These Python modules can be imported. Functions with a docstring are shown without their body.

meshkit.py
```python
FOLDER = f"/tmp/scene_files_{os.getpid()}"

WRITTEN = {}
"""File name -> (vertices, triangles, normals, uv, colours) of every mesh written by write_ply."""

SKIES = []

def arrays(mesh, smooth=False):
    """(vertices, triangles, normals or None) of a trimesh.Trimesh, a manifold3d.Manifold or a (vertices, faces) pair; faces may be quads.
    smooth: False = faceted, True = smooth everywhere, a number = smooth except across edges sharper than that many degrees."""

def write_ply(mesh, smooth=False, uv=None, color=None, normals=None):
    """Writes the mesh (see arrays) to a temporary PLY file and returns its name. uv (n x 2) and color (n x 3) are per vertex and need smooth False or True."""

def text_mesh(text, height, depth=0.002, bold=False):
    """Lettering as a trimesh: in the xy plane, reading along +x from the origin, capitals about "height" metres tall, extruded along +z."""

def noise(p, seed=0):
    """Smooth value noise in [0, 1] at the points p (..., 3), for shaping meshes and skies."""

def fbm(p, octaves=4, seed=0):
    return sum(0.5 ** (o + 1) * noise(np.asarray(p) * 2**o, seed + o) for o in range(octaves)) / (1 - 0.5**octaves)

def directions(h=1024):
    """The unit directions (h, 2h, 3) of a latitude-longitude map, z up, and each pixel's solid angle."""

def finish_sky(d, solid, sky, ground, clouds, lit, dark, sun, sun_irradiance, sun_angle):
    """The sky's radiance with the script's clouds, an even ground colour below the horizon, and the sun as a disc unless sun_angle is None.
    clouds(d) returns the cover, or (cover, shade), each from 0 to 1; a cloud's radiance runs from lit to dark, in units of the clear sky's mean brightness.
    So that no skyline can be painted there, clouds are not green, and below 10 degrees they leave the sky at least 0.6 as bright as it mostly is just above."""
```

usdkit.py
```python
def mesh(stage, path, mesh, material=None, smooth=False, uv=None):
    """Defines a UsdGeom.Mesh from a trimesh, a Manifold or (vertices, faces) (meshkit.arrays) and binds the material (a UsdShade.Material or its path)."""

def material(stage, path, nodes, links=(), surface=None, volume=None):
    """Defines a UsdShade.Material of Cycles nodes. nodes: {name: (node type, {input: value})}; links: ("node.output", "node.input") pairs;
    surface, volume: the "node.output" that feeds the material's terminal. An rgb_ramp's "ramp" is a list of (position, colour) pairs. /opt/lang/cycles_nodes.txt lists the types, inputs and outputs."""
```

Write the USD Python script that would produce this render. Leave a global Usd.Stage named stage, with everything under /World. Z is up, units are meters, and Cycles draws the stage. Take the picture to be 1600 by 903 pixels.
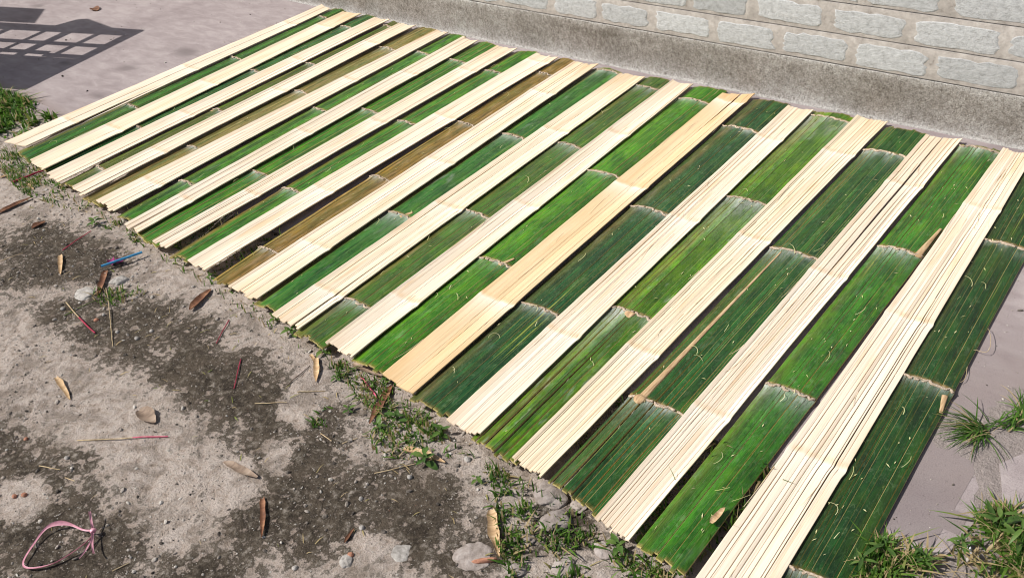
import math
import numpy as np, trimesh, shapely
from scipy.interpolate import CubicSpline
from pxr import Gf, Sdf, Usd, UsdGeom, UsdLux, UsdShade, Vt
import usdkit, meshkit

EXPOSURE, SUN_I, SKY_S = 0.17, 1.2, 0.06
stage = Usd.Stage.CreateInMemory()
UsdGeom.SetStageUpAxis(stage, 'Z'); UsdGeom.SetStageMetersPerUnit(stage, 1.0)
UsdGeom.Xform.Define(stage, '/World')
# ------------------------------------------------------------------ camera, sun, sky
CAM_H = 1.6
right = np.array([0.76794025, 0.6308885, -0.1106683]); up = np.array([-0.2969971, 0.50380564, 0.8111551]); fwd = np.array([-0.56750374, 0.59005049, -0.57426468])
cam = UsdGeom.Camera.Define(stage, '/World/camera')
cam.CreateHorizontalApertureAttr(36.0); cam.CreateFocalLengthAttr(1520 / 1600 * 36.0); cam.CreateExposureAttr(EXPOSURE)
cam.AddTransformOp().Set(Gf.Matrix4d(*[float(x) for x in (*right, 0, *up, 0, *-fwd, 0, 0, 0, CAM_H, 1)]))
cam.CreateClippingRangeAttr(Gf.Vec2f(.05, 1000))
SUN_AZ, SUN_EL = math.radians(47), math.radians(47)      # the shadows run towards SUN_AZ from +y to +x
tosun = np.array([-math.sin(SUN_AZ) * math.cos(SUN_EL), -math.cos(SUN_AZ) * math.cos(SUN_EL), math.sin(SUN_EL)])
sx_ = np.cross([0, 0, 1.0], tosun); sx_ /= np.linalg.norm(sx_); sy_ = np.cross(tosun, sx_)
sun = UsdLux.DistantLight.Define(stage, '/World/sun'); sun.CreateIntensityAttr(SUN_I); sun.CreateAngleAttr(.5); sun.CreateNormalizeAttr(True); sun.CreateColorAttr(Gf.Vec3f(1, .95, .87))
sun.AddTransformOp().Set(Gf.Matrix4d(*[float(x) for x in (*sx_, 0, *sy_, 0, *tosun, 0, 0, 0, 0, 1)]))
sky = UsdLux.DomeLight.Define(stage, '/World/sky'); sky.GetPrim().SetCustomDataByKey('kind', 'structure')
skym = usdkit.material(stage, '/World/Looks/sky_light', {'s': ('sky_texture', {'sky_type': 'single_scattering', 'sun_disc': False, 'sun_elevation': SUN_EL, 'sun_rotation': math.atan2(tosun[0], tosun[1]), 'aerosol_density': 1.5}), 'b': ('background_shader', {'strength': SKY_S})}, [('s.color', 'b.color')], surface='b.background')
UsdShade.MaterialBindingAPI.Apply(sky.GetPrim()).Bind(skym)

# ------------------------------------------------------------------ measured places, metres
STRIPS = [
 ('C0', ((-4.051, 1.348), (-3.886, 1.388), (-4.015, 3.06), (-3.918, 3.04)), [1.6, 2.207, 2.806]),
 ('G0', ((-3.935, 1.341), (-3.805, 1.318), (-3.94, 3.069), (-3.854, 3.075)), [1.833, 2.395, 2.95]),
 ('C1', ((-3.774, 1.307), (-3.639, 1.303), (-3.817, 3.032), (-3.701, 3.051)), [1.656, 2.145, 2.85]),
 ('G1', ((-3.676, 1.304), (-3.635, 1.309), (-3.714, 3.064), (-3.629, 3.071)), [1.724, 2.339, 2.902]),
 ('C2', ((-3.594, 1.287), (-3.479, 1.276), (-3.593, 3.039), (-3.497, 3.051)), [1.89, 2.501]),
 ('G2', ((-3.488, 1.287), (-3.42, 1.291), (-3.503, 3.058), (-3.444, 3.056)), [1.43, 1.989, 2.504, 2.994]),
 ('C3', ((-3.394, 1.279), (-3.288, 1.273), (-3.416, 3.031), (-3.315, 3.046)), [1.625, 2.232, 2.791]),
 ('G3', ((-3.302, 1.265), (-3.19, 1.264), (-3.324, 3.053), (-3.208, 3.067)), [1.723, 2.277, 2.792]),
 ('C4', ((-3.209, 1.275), (-3.073, 1.26), (-3.176, 3.036), (-3.103, 3.041)), [1.459, 2.451]),
 ('G4', ((-3.052, 1.252), (-2.986, 1.265), (-3.124, 3.043), (-3.03, 3.058)), [1.533, 2.193, 2.818]),
 ('C5', ((-2.955, 1.23), (-2.86, 1.227), (-3.005, 3.024), (-2.904, 3.019)), [1.446, 2.013, 2.613]),
 ('G5', ((-2.886, 1.236), (-2.757, 1.215), (-2.917, 3.04), (-2.81, 3.038)), [1.713, 2.278, 2.816]),
 ('C6', ((-2.759, 1.217), (-2.678, 1.219), (-2.782, 3.008), (-2.68, 3.021)), [1.592, 2.215, 2.746]),
 ('G6', ((-2.646, 1.205), (-2.57, 1.219), (-2.681, 3.024), (-2.589, 3.042)), [1.692, 2.274, 2.795]),
 ('C7', ((-2.555, 1.213), (-2.455, 1.21), (-2.566, 3.011), (-2.453, 3.016)), [1.739, 2.364, 2.945]),
 ('G7', ((-2.408, 1.191), (-2.335, 1.207), (-2.465, 3.03), (-2.383, 3.037)), [1.393, 1.908, 2.369, 2.871]),
 ('C8', ((-2.312, 1.192), (-2.18, 1.191), (-2.362, 3.005), (-2.254, 3.026)), [1.483, 2.089, 2.71]),
 ('G8', ((-2.181, 1.182), (-2.089, 1.19), (-2.249, 3.018), (-2.152, 3.028)), [1.761, 2.376, 3.003]),
 ('C9', ((-2.083, 1.176), (-1.958, 1.169), (-2.128, 3.002), (-2.017, 3.013)), [1.334, 1.873, 2.475]),
 ('G9', ((-1.962, 1.16), (-1.857, 1.154), (-2.025, 3.025), (-1.918, 3.041)), [1.344, 1.891, 2.412, 2.937]),
 ('C10', ((-1.847, 1.173), (-1.737, 1.164), (-1.905, 3.025), (-1.814, 3.035)), [1.428, 2.011, 2.562]),
 ('G10', ((-1.732, 1.162), (-1.625, 1.167), (-1.803, 3.03), (-1.692, 3.044)), [1.711, 2.3, 2.916]),
 ('C11', ((-1.615, 1.158), (-1.492, 1.148), (-1.674, 3.012), (-1.566, 3.051)), [1.561, 2.269, 2.959]),
 ('G11', ((-1.487, 1.141), (-1.37, 1.131), (-1.552, 3.024), (-1.431, 3.041)), [1.595, 2.179, 2.79]),
 ('C12', ((-1.356, 1.123), (-1.254, 1.119), (-1.416, 3.015), (-1.321, 3.02)), [1.534, 2.18, 2.763]),
 ('G12', ((-1.261, 1.115), (-1.138, 1.104), (-1.324, 3.023), (-1.184, 3.046)), [1.708, 2.368, 2.991]),
 ('C13', ((-1.143, 1.114), (-1.05, 1.109), (-1.176, 3.051), (-1.067, 3.055)), [1.588, 2.189, 2.776]),
 ('G13', ((-1.026, 1.107), (-0.887, 1.086), (-1.053, 3.024), (-0.932, 3.027)), [1.437, 2.179, 2.841]),
 ('C14', ((-0.883, 1.077), (-0.791, 1.067), (-0.925, 3.015), (-0.815, 3.035)), [1.482, 2.125, 2.675]),
 ('G14', ((-0.768, 1.071), (-0.669, 1.059), (-0.803, 3.006), (-0.697, 3.017)), [1.646, 2.329, 2.995]),
 ('C15', ((-0.631, 0.97), (-0.49, 0.97), (-0.688, 3.03), (-0.596, 3.03)), [1.474, 2.047, 2.652]),
 ('G15', ((-0.491, 0.95), (-0.375, 0.95), (-0.608, 3.03), (-0.48, 3.03)), [1.186, 1.837, 2.495]),
]
CHIP_AT = [((-2.456, 0.678), (-2.328, 0.652)), ((-3.063, 1.031), (-2.948, 0.967)), ((-2.825, 1.064), (-2.715, 0.965)), ((-1.865, 1.139), (-1.791, 1.072)), ((-1.893, 1.14), (-1.857, 1.127)), ((-1.407, 1.022), (-1.295, 1.042)), ((-1.107, 0.987), (-1.011, 0.902)), ((-1.579, 0.723), (-1.486, 0.647)), ((-3.852, 1.209), (-3.838, 1.239)), ((-3.711, 1.244), (-3.628, 1.232))]
LEAF_AT = [((-2.115, 0.733), (-2.034, 0.728)), ((-2.383, 1.083), (-2.413, 1.183)), ((-1.757, 1.176), (-1.65, 1.181)), ((-1.602, 1.17), (-1.546, 1.035)), ((-1.755, 0.742), (-1.642, 0.756)), ((-3.573, 1.055), (-3.572, 1.192)), ((-3.34, 1.074), (-3.339, 1.124)), ((-1.319, 0.743), (-1.331, 0.782))]
STICK_AT = [((-2.774, 0.891), (-2.542, 0.855)), ((-2.738, 1.004), (-2.436, 0.853)), ((-2.23, 1.116), (-2.176, 1.026)), ((-2.05, 1.021), (-1.966, 0.929)), ((-2.159, 0.574), (-1.96, 0.717)), ((-3.088, 1.052), (-3.111, 1.178)), ((-3.767, 1.214), (-3.737, 1.334)), ((-1.698, 1.152), (-1.59, 1.111)), ((-0.191, 1.449), (-0.14, 1.451)), ((-1.848, 1.015), (-1.858, 1.108)), ((-1.804, 1.016), (-1.742, 1.061)), ((-1.866, 0.924), (-1.794, 0.973)), ((-1.414, 0.925), (-1.35, 1.001)), ((-1.444, 0.982), (-1.42, 1.055)), ((-1.553, 0.95), (-1.539, 0.986)), ((-1.629, 0.944), (-1.585, 0.943)), ((-2.159, 0.467), (-2.095, 0.491)), ((-2.059, 0.483), (-2.028, 0.492)), ((-1.694, 0.393), (-1.683, 0.428)), ((-3.23, 0.899), (-3.203, 0.968)), ((-2.718, 0.852), (-2.703, 0.953))]
STRAW_AT = [((-2.844, 1.061), (-2.794, 1.185))]
PETAL_AT = [((-2.867, 1.108), (-2.834, 1.093)), ((-2.834, 1.11), (-2.825, 1.128))]
PLASTIC_AT = [((-0.259, 1.593), (-0.249, 1.573)), ((-0.223, 1.543), (-0.198, 1.524)), ((-0.195, 1.57), (-0.183, 1.538)), ((-0.246, 1.438), (-0.236, 1.422))]
PEBBLE_AT = [(-2.604, 0.894), (-2.755, 0.868), (-2.488, 0.896), (-2.607, 0.922), (-1.281, 0.726), (-1.561, 1.045), (-2.286, 0.498), (-1.26, 1.082), (-1.333, 0.962), (-1.318, 0.793), (-2.403, 0.958), (-2.409, 0.912), (-2.094, 0.393), (-2.109, 0.376), (-2.121, 0.523), (-1.361, 0.635)]
STONE_AT = [(-2.772, 0.951, 0.031), (-2.734, 1.055, 0.023), (-1.277, 0.709, 0.014), (-1.063, 0.871, 0.035), (-1.193, 0.789, 0.022)]
CLOD_AT = [(-1.027, 1.101, 0.035), (-0.973, 1.049, 0.031), (-0.885, 0.96, 0.023), (-0.839, 1.043, 0.022), (-0.96, 0.897, 0.018), (-0.959, 1.117, 0.019), (-0.99, 0.974, 0.014), (-0.838, 1.186, 0.014)]
WEED_AT = [(-3.146, 1.212, 1.0), (-2.108, 1.19, 1.2), (-2.017, 1.175, 1.0), (-1.873, 1.169, 1.0), (-1.366, 1.108, 1.3), (-1.335, 1.016, 1.3), (-1.518, 1.037, 1.0), (-1.498, 1.085, 1.0), (-1.63, 1.042, 0.7), (-1.565, 1.199, 0.9), (-1.624, 1.186, 0.8), (-1.196, 1.044, 0.7), (-0.817, 1.058, 1.2), (-2.418, 1.363, 0.9), (-2.477, 1.229, 0.9), (-2.741, 1.277, 0.8), (-2.991, 1.289, 0.7), (-3.56, 1.297, 0.8), (-3.851, 1.303, 0.7), (-0.789, 1.118, 1.0), (-1.405, 1.185, 0.9), (-1.754, 1.11, 0.6)]
RIBBON = {'loop': [(-1.828, 0.428), (-1.858, 0.414), (-1.886, 0.409), (-1.901, 0.401), (-1.928, 0.367), (-1.922, 0.337), (-1.903, 0.306), (-1.883, 0.283), (-1.87, 0.281), (-1.843, 0.298), (-1.825, 0.327), (-1.814, 0.36), (-1.813, 0.4), (-1.817, 0.423)], 'up': [(-1.873, 0.452), (-1.847, 0.439), (-1.825, 0.428)], 'down': [(-1.821, 0.425), (-1.798, 0.41), (-1.755, 0.391)], 'inner': [(-1.819, 0.422), (-1.799, 0.394), (-1.79, 0.368)]}
CRUST = [[(-3.413, 1.063), (-3.222, 1.159), (-2.947, 1.16), (-2.824, 1.12), (-2.796, 1.043), (-2.87, 0.926), (-3.078, 0.845), (-3.303, 0.888)], [(-2.868, 0.847), (-2.78, 0.931), (-2.618, 1.027), (-2.414, 1.042), (-2.253, 1.066), (-2.155, 1.04), (-2.094, 0.929), (-2.245, 0.884), (-2.358, 0.83), (-2.532, 0.809), (-2.73, 0.815)], [(-2.291, 0.872), (-2.151, 0.992), (-2.013, 1.044), (-1.797, 1.023), (-1.647, 1.003), (-1.481, 0.926), (-1.362, 0.991), (-1.263, 1.007), (-1.185, 0.933), (-1.153, 0.878), (-1.288, 0.755), (-1.355, 0.648), (-1.462, 0.575), (-1.646, 0.624), (-1.604, 0.722), (-1.801, 0.796), (-2.005, 0.803), (-2.174, 0.816)], [(-2.429, 0.445), (-2.326, 0.483), (-2.211, 0.53), (-2.028, 0.516), (-1.859, 0.494), (-1.728, 0.48), (-1.608, 0.427), (-1.664, 0.335), (-1.884, 0.183)], [(-1.224, 0.83), (-1.078, 0.94), (-1.016, 0.899), (-1.019, 0.831), (-1.067, 0.785), (-1.168, 0.755)], [(-1.644, 0.45), (-1.5, 0.569), (-1.395, 0.54), (-1.58, 0.393)], [(-1.889, 0.936), (-1.733, 1.035), (-1.686, 0.951), (-1.801, 0.877)], [(-0.995, 1.059), (-0.943, 1.083), (-0.896, 1.041), (-0.963, 1.017)]]
LIGHT = [[(-2.194, 0.382), (-2.118, 0.445), (-2.004, 0.409), (-2.003, 0.351), (-2.088, 0.329)], [(-1.828, 0.699), (-1.712, 0.787), (-1.608, 0.744), (-1.627, 0.637), (-1.777, 0.608)], [(-1.723, 0.846), (-1.656, 0.863), (-1.601, 0.797), (-1.645, 0.793)], [(-1.83, 1.018), (-1.713, 1.062), (-1.7, 0.941), (-1.782, 0.946)], [(-1.314, 0.78), (-1.241, 0.808), (-1.157, 0.743), (-1.225, 0.696)]]
SLAB = [(-5.117, 1.648), (-4.723, 1.652), (-4.425, 1.642), (-4.096, 1.603), (-3.268, 1.531), (-2.767, 1.503), (-1.683, 1.482), (-1.048, 1.452), (-0.646, 1.411), (-0.391, 1.36), (-0.33, 1.351), (-0.272, 1.387), (-0.263, 1.456), (-0.253, 1.522), (-0.282, 1.558), (-0.279, 1.604), (-0.295, 1.635)]
SOIL = [(-0.382, 1.664), (-0.423, 1.708), (-0.391, 1.766), (-0.356, 1.825), (-0.302, 1.962), (-0.231, 1.905), (-0.197, 1.695), (-0.232, 1.567), (-0.274, 1.58), (-0.317, 1.649)]
SLAB2 = [(-0.268, 1.681), (-0.218, 1.77), (-0.125, 1.7), (-0.123, 1.522), (-0.179, 1.513), (-0.227, 1.57)]
TUFT_AT = [(-0.327, 1.758), (-0.283, 1.803), (-0.274, 1.853)]
BIGWEED_AT = [(-0.213, 1.494), (-0.371, 1.33), (-0.253, 1.415), (-0.17, 1.49), (-0.298, 1.338), (-0.392, 1.274)]
SHADOWPTS = {'A': (-4.592, 1.714), 'B': (-4.657, 2.036), 'C': (-4.728, 2.448), 'D': (-5.237, 2.293), 'E': (-5.577, 2.202), 'F': (-5.692, 2.356), 'Z': (-5.853, 2.216), 'H': (-5.44, 2.01)}
GRASS_CORNER = [(-5.649, 1.68), (-4.736, 1.655), (-4.438, 1.645), (-4.102, 1.609), (-4.05, 1.514), (-4.152, 1.436), (-4.204, 1.389), (-4.557, 1.211)]
GRASS_EDGE = [[(-4.107, 1.336), (-3.993, 1.363), (-3.688, 1.313), (-3.461, 1.295), (-3.228, 1.265), (-2.992, 1.25), (-2.901, 1.231), (-3.163, 1.227), (-3.389, 1.228), (-3.632, 1.203), (-3.944, 1.254)], [(-3.16, 1.303), (-2.948, 1.573), (-2.114, 1.53), (-1.993, 1.19), (-2.212, 1.2), (-2.452, 1.211), (-2.664, 1.212), (-3.054, 1.263)], [(-1.887, 1.17), (-1.642, 1.18), (-1.396, 1.164), (-1.289, 1.127), (-1.348, 1.088), (-1.479, 1.111), (-1.549, 1.066), (-1.664, 1.107)], [(-1.529, 1.025), (-1.462, 1.094), (-1.309, 1.114), (-1.292, 1.049), (-1.377, 1.006), (-1.466, 0.986)], [(-1.107, 1.018), (-1.077, 1.118), (-0.959, 1.105), (-0.786, 1.095), (-0.669, 1.077), (-0.717, 0.988), (-0.895, 0.866), (-0.988, 0.897)], [(-1.639, 1.275), (-1.082, 1.502), (-0.998, 1.445), (-1.014, 1.28), (-1.017, 1.135), (-1.164, 1.133), (-1.412, 1.181)], [(-1.03, 1.424), (-0.662, 1.414), (-0.616, 1.271), (-0.645, 1.112), (-0.786, 1.095), (-0.925, 1.129)], [(-1.226, 1.056), (-1.144, 1.085), (-1.119, 1.044), (-1.168, 1.023)], [(-2.746, 0.979), (-2.612, 1.058), (-2.543, 1.002), (-2.651, 0.945)], [(-1.697, 0.999), (-1.666, 1.019), (-1.63, 0.987), (-1.665, 0.964)]]
GRASS_CORNER2 = [(-0.388, 1.249), (-0.39, 1.361), (-0.331, 1.357), (-0.272, 1.393), (-0.257, 1.461), (-0.251, 1.534), (-0.228, 1.559), (-0.148, 1.534), (-0.09, 1.41), (-0.367, 1.201)]
WALLX = []
FIBRE = [(-0.432, 2.112), (-0.41, 2.061), (-0.411, 2.014), (-0.427, 2.016), (-0.423, 1.94), (-0.423, 1.886)]
LEAFSLAB = [(-5.367, 2.53), (-5.296, 2.516)]
CHIP2 = [(-0.676, 1.193), (-0.674, 1.244)]
BSTUB = [(-1.008, 1.435), (-0.997, 1.729), (-1.012, 2.164)]
KNOB12 = [(-1.215, 1.7), (-1.224, 1.788)]
SHEATH14 = [(-0.69, 2.323), (-0.685, 2.491)]
SHEATH8 = [(-2.144, 1.754), (-2.126, 1.795)]
SHEATH10 = [(-1.678, 1.704), (-1.661, 1.753)]
SH15 = [(-0.431, 1.818), (-0.418, 1.758)]
SH3 = [(-3.475, 1.969), (-3.471, 2.005)]
STAINS = [(-4.224, 2.357, 0.059), (-4.336, 2.105, 0.046), (-4.151, 1.84, 0.036), (-4.717, 1.983, 0.034), (-5.774, 2.412, 0.039), (-3.966, 2.322, 0.093)]
BRICKS = {0: [(-2.505, -2.293), (-2.264, -2.051), (-2.008, -1.781), (-1.743, -1.52), (-1.48, -1.248), (-1.212, -0.979), (-0.946, -0.702)], 1: [(-2.071, -1.876), (-1.843, -1.627), (-1.581, -1.345), (-1.301, -1.063), (-1.024, -0.771), (-0.737, -0.45)], 2: [(-1.189, -0.965), (-0.919, -0.645)]}

# ------------------------------------------------------------------ helpers
rng = np.random.default_rng(7)
COUNT = {}
def numbered(path):
    n = COUNT.get(path, 0); COUNT[path] = n + 1
    return path if n == 0 else '%s_%03d' % (path, n)

def tag(prim, label=None, category=None, group=None, kind=None):
    for k, v in (('label', label), ('category', category), ('group', group), ('kind', kind)):
        if v: prim.SetCustomDataByKey(k, v)
    return prim

def thing(name, label, category, loc=(0, 0, 0), rz=0.0, group=None, kind=None):
    x = UsdGeom.Xform.Define(stage, numbered('/World/' + name))
    x.AddTranslateOp().Set(Gf.Vec3d(*map(float, loc)))
    if rz: x.AddRotateZOp().Set(math.degrees(rz))
    return tag(x.GetPrim(), label, category, group, kind)

def normals_of(v, f):
    n = np.zeros_like(v); c = np.cross(v[f[:, 1]] - v[f[:, 0]], v[f[:, 2]] - v[f[:, 0]])
    for k in range(3): np.add.at(n, f[:, k], c)
    l = np.linalg.norm(n, axis=1, keepdims=True)
    return np.where(l > 1e-20, n / np.maximum(l, 1e-20), [0, 0, 1.0])

class MB:
    """collects pieces: each keeps its own smooth normals; m is a colour per vertex that the materials read"""
    def __init__(s): s.v, s.f, s.n, s.m, s.o = [], [], [], [], 0
    def add(s, v, f, m=(1, 0, 0), smooth=True):
        v = np.asarray(v, float); f = np.asarray(f, int)
        m = np.broadcast_to(np.asarray(m, float), (len(v), 3))
        if not smooth:
            v = v[f].reshape(-1, 3); m = m[f].reshape(-1, 3); f = np.arange(len(v)).reshape(-1, 3)
        s.v.append(v); s.f.append(f + s.o); s.n.append(normals_of(v, f)); s.m.append(m); s.o += len(v)
    def grid(s, P, m=(1, 0, 0), flip=False):
        a, b = P.shape[:2]; i = np.arange(a * b).reshape(a, b)
        q = np.stack([i[:-1, :-1], i[1:, :-1], i[1:, 1:], i[:-1, 1:]], -1).reshape(-1, 4)
        if flip: q = q[:, ::-1]
        m = np.broadcast_to(np.asarray(m, float), P.shape).reshape(-1, 3)
        s.add(P.reshape(-1, 3), np.vstack([q[:, [0, 1, 2]], q[:, [0, 2, 3]]]), m)
    def tri(s, mesh, m=(1, 0, 0), smooth=False):
        v, f, _ = meshkit.arrays(mesh); s.add(v, f, m, smooth)
    def build(s, parent, name, mat, label=None, category=None, group=None, kind=None):
        path = numbered((parent.GetPath().pathString if parent else '/World') + '/' + name)
        v, f, n, m = np.vstack(s.v), np.vstack(s.f), np.vstack(s.n), np.vstack(s.m)
        g = UsdGeom.Mesh.Define(stage, path)
        g.CreatePointsAttr(Vt.Vec3fArray.FromNumpy(v.astype(np.float32)))
        g.CreateFaceVertexCountsAttr(Vt.IntArray.FromNumpy(np.full(len(f), 3, np.int32)))
        g.CreateFaceVertexIndicesAttr(Vt.IntArray.FromNumpy(f.astype(np.int32).ravel()))
        g.CreateSubdivisionSchemeAttr('none')
        g.CreateNormalsAttr(Vt.Vec3fArray.FromNumpy(n.astype(np.float32))); g.SetNormalsInterpolation('vertex')
        UsdGeom.PrimvarsAPI(g).CreatePrimvar('mask', Sdf.ValueTypeNames.Color3fArray, 'vertex').Set(Vt.Vec3fArray.FromNumpy(m.astype(np.float32)))
        UsdShade.MaterialBindingAPI.Apply(g.GetPrim()).Bind(mat)
        return tag(g.GetPrim(), label, category, group, kind)

def nz(x, y=0.0, seed=0, octaves=3):
    x, y = np.broadcast_arrays(np.asarray(x, float), np.asarray(y, float))
    return meshkit.fbm(np.stack([x, y, np.full(x.shape, 0.37)], -1), octaves, seed)
def smooth01(x): x = np.clip(x, 0, 1); return x * x * (3 - 2 * x)

def tube_pts(path, radii, sides=6, flat=1.0):
    P = np.asarray(path, float); T = np.gradient(P, axis=0); T /= np.linalg.norm(T, axis=1, keepdims=True) + 1e-12
    up = np.where(np.abs(T[:, 2:3]) > 0.9, [[1.0, 0, 0]], [[0, 0, 1.0]])
    A = np.cross(T, up); A /= np.linalg.norm(A, axis=1, keepdims=True) + 1e-12; B = np.cross(A, T)
    r = np.broadcast_to(np.asarray(radii, float), (len(P),))[:, None, None]
    t = np.linspace(0, 2 * math.pi, sides, endpoint=False)
    ring = P[:, None] + r * (np.cos(t)[None, :, None] * A[:, None] + flat * np.sin(t)[None, :, None] * B[:, None])
    n, s = len(P), sides; i = np.arange(n * s).reshape(n, s); j = np.roll(i, -1, 1)
    q = np.stack([i[:-1], i[1:], j[1:], j[:-1]], -1).reshape(-1, 4)
    v = np.vstack([ring.reshape(-1, 3), P[:1], P[-1:]]); f = [q[:, [0, 1, 2]], q[:, [0, 2, 3]]]
    f.append(np.stack([np.full(s, n * s), i[0], j[0]], -1)); f.append(np.stack([np.full(s, n * s + 1), j[-1], i[-1]], -1))
    return v, np.vstack(f)

def spline(pts, n):
    P = np.asarray(pts, float); d = np.r_[0, np.cumsum(np.linalg.norm(np.diff(P, axis=0), axis=1))]
    return CubicSpline(d, P)(np.linspace(0, d[-1], n))

def lump(r, sx=1, sy=1, sz=0.6, seed=0, sub=2, amp=0.35):
    m = trimesh.creation.icosphere(sub); v = np.array(m.vertices)
    k = 1 + amp * (meshkit.fbm(v * 1.6 + seed * 7.3 + 20, 3, seed) - 0.5) * 2
    v = v * k[:, None] * r * [sx, sy, sz]
    return v, np.array(m.faces)

# ------------------------------------------------------------------ materials
def mat(name, nodes, links, surface='p.BSDF'):
    return usdkit.material(stage, '/World/Looks/' + name, nodes, links, surface=surface)

def base_nodes():
    return {'tc': ('texture_coordinate', {}), 'at': ('attribute', {'attribute': 'mask'}), 'sep': ('separate_color', {}), 'oi': ('object_info', {}),
            'p': ('principled_bsdf', {'roughness': 0.6})}, [('at.color', 'sep.color')]

def add_noise(N, L, key, src, scale, detail=2, rough=0.5, loc=(0, 0, 0), stops=None, dist=0.0):
    N[key + '_m'] = ('mapping', {'scale': scale, 'location': loc}); L.append((src, key + '_m.vector'))
    N[key] = ('noise_texture', {'scale': 1.0, 'detail': float(detail), 'roughness': rough, 'distortion': dist}); L.append((key + '_m.vector', key + '.vector'))
    if stops:
        N[key + '_r'] = ('rgb_ramp', {'ramp': [(a, (b, b, b)) for a, b in stops]}); L.append((key + '.fac', key + '_r.fac'))
        return key + '_r.color'
    return key + '.fac'

def mixc(N, L, key, a, b, fac, kind='mix'):
    """colour mix: a, b and fac are sockets or values"""
    inp = {'blend_type': kind, 'use_clamp_result': False}
    for s, v in (('a', a), ('b', b), ('fac', fac)):
        if isinstance(v, str): L.append((v, key + '.' + s))
        else: inp[s] = v
    N[key] = ('mix_color', inp); return key + '.result'

def mth(N, L, key, op, a, b=0.0, clamp=False):
    inp = {'math_type': op, 'use_clamp': clamp}
    for s, v in (('value1', a), ('value2', b)):
        if isinstance(v, str): L.append((v, key + '.' + s))
        else: inp[s] = float(v)
    N[key] = ('math', inp); return key + '.value'

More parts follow.
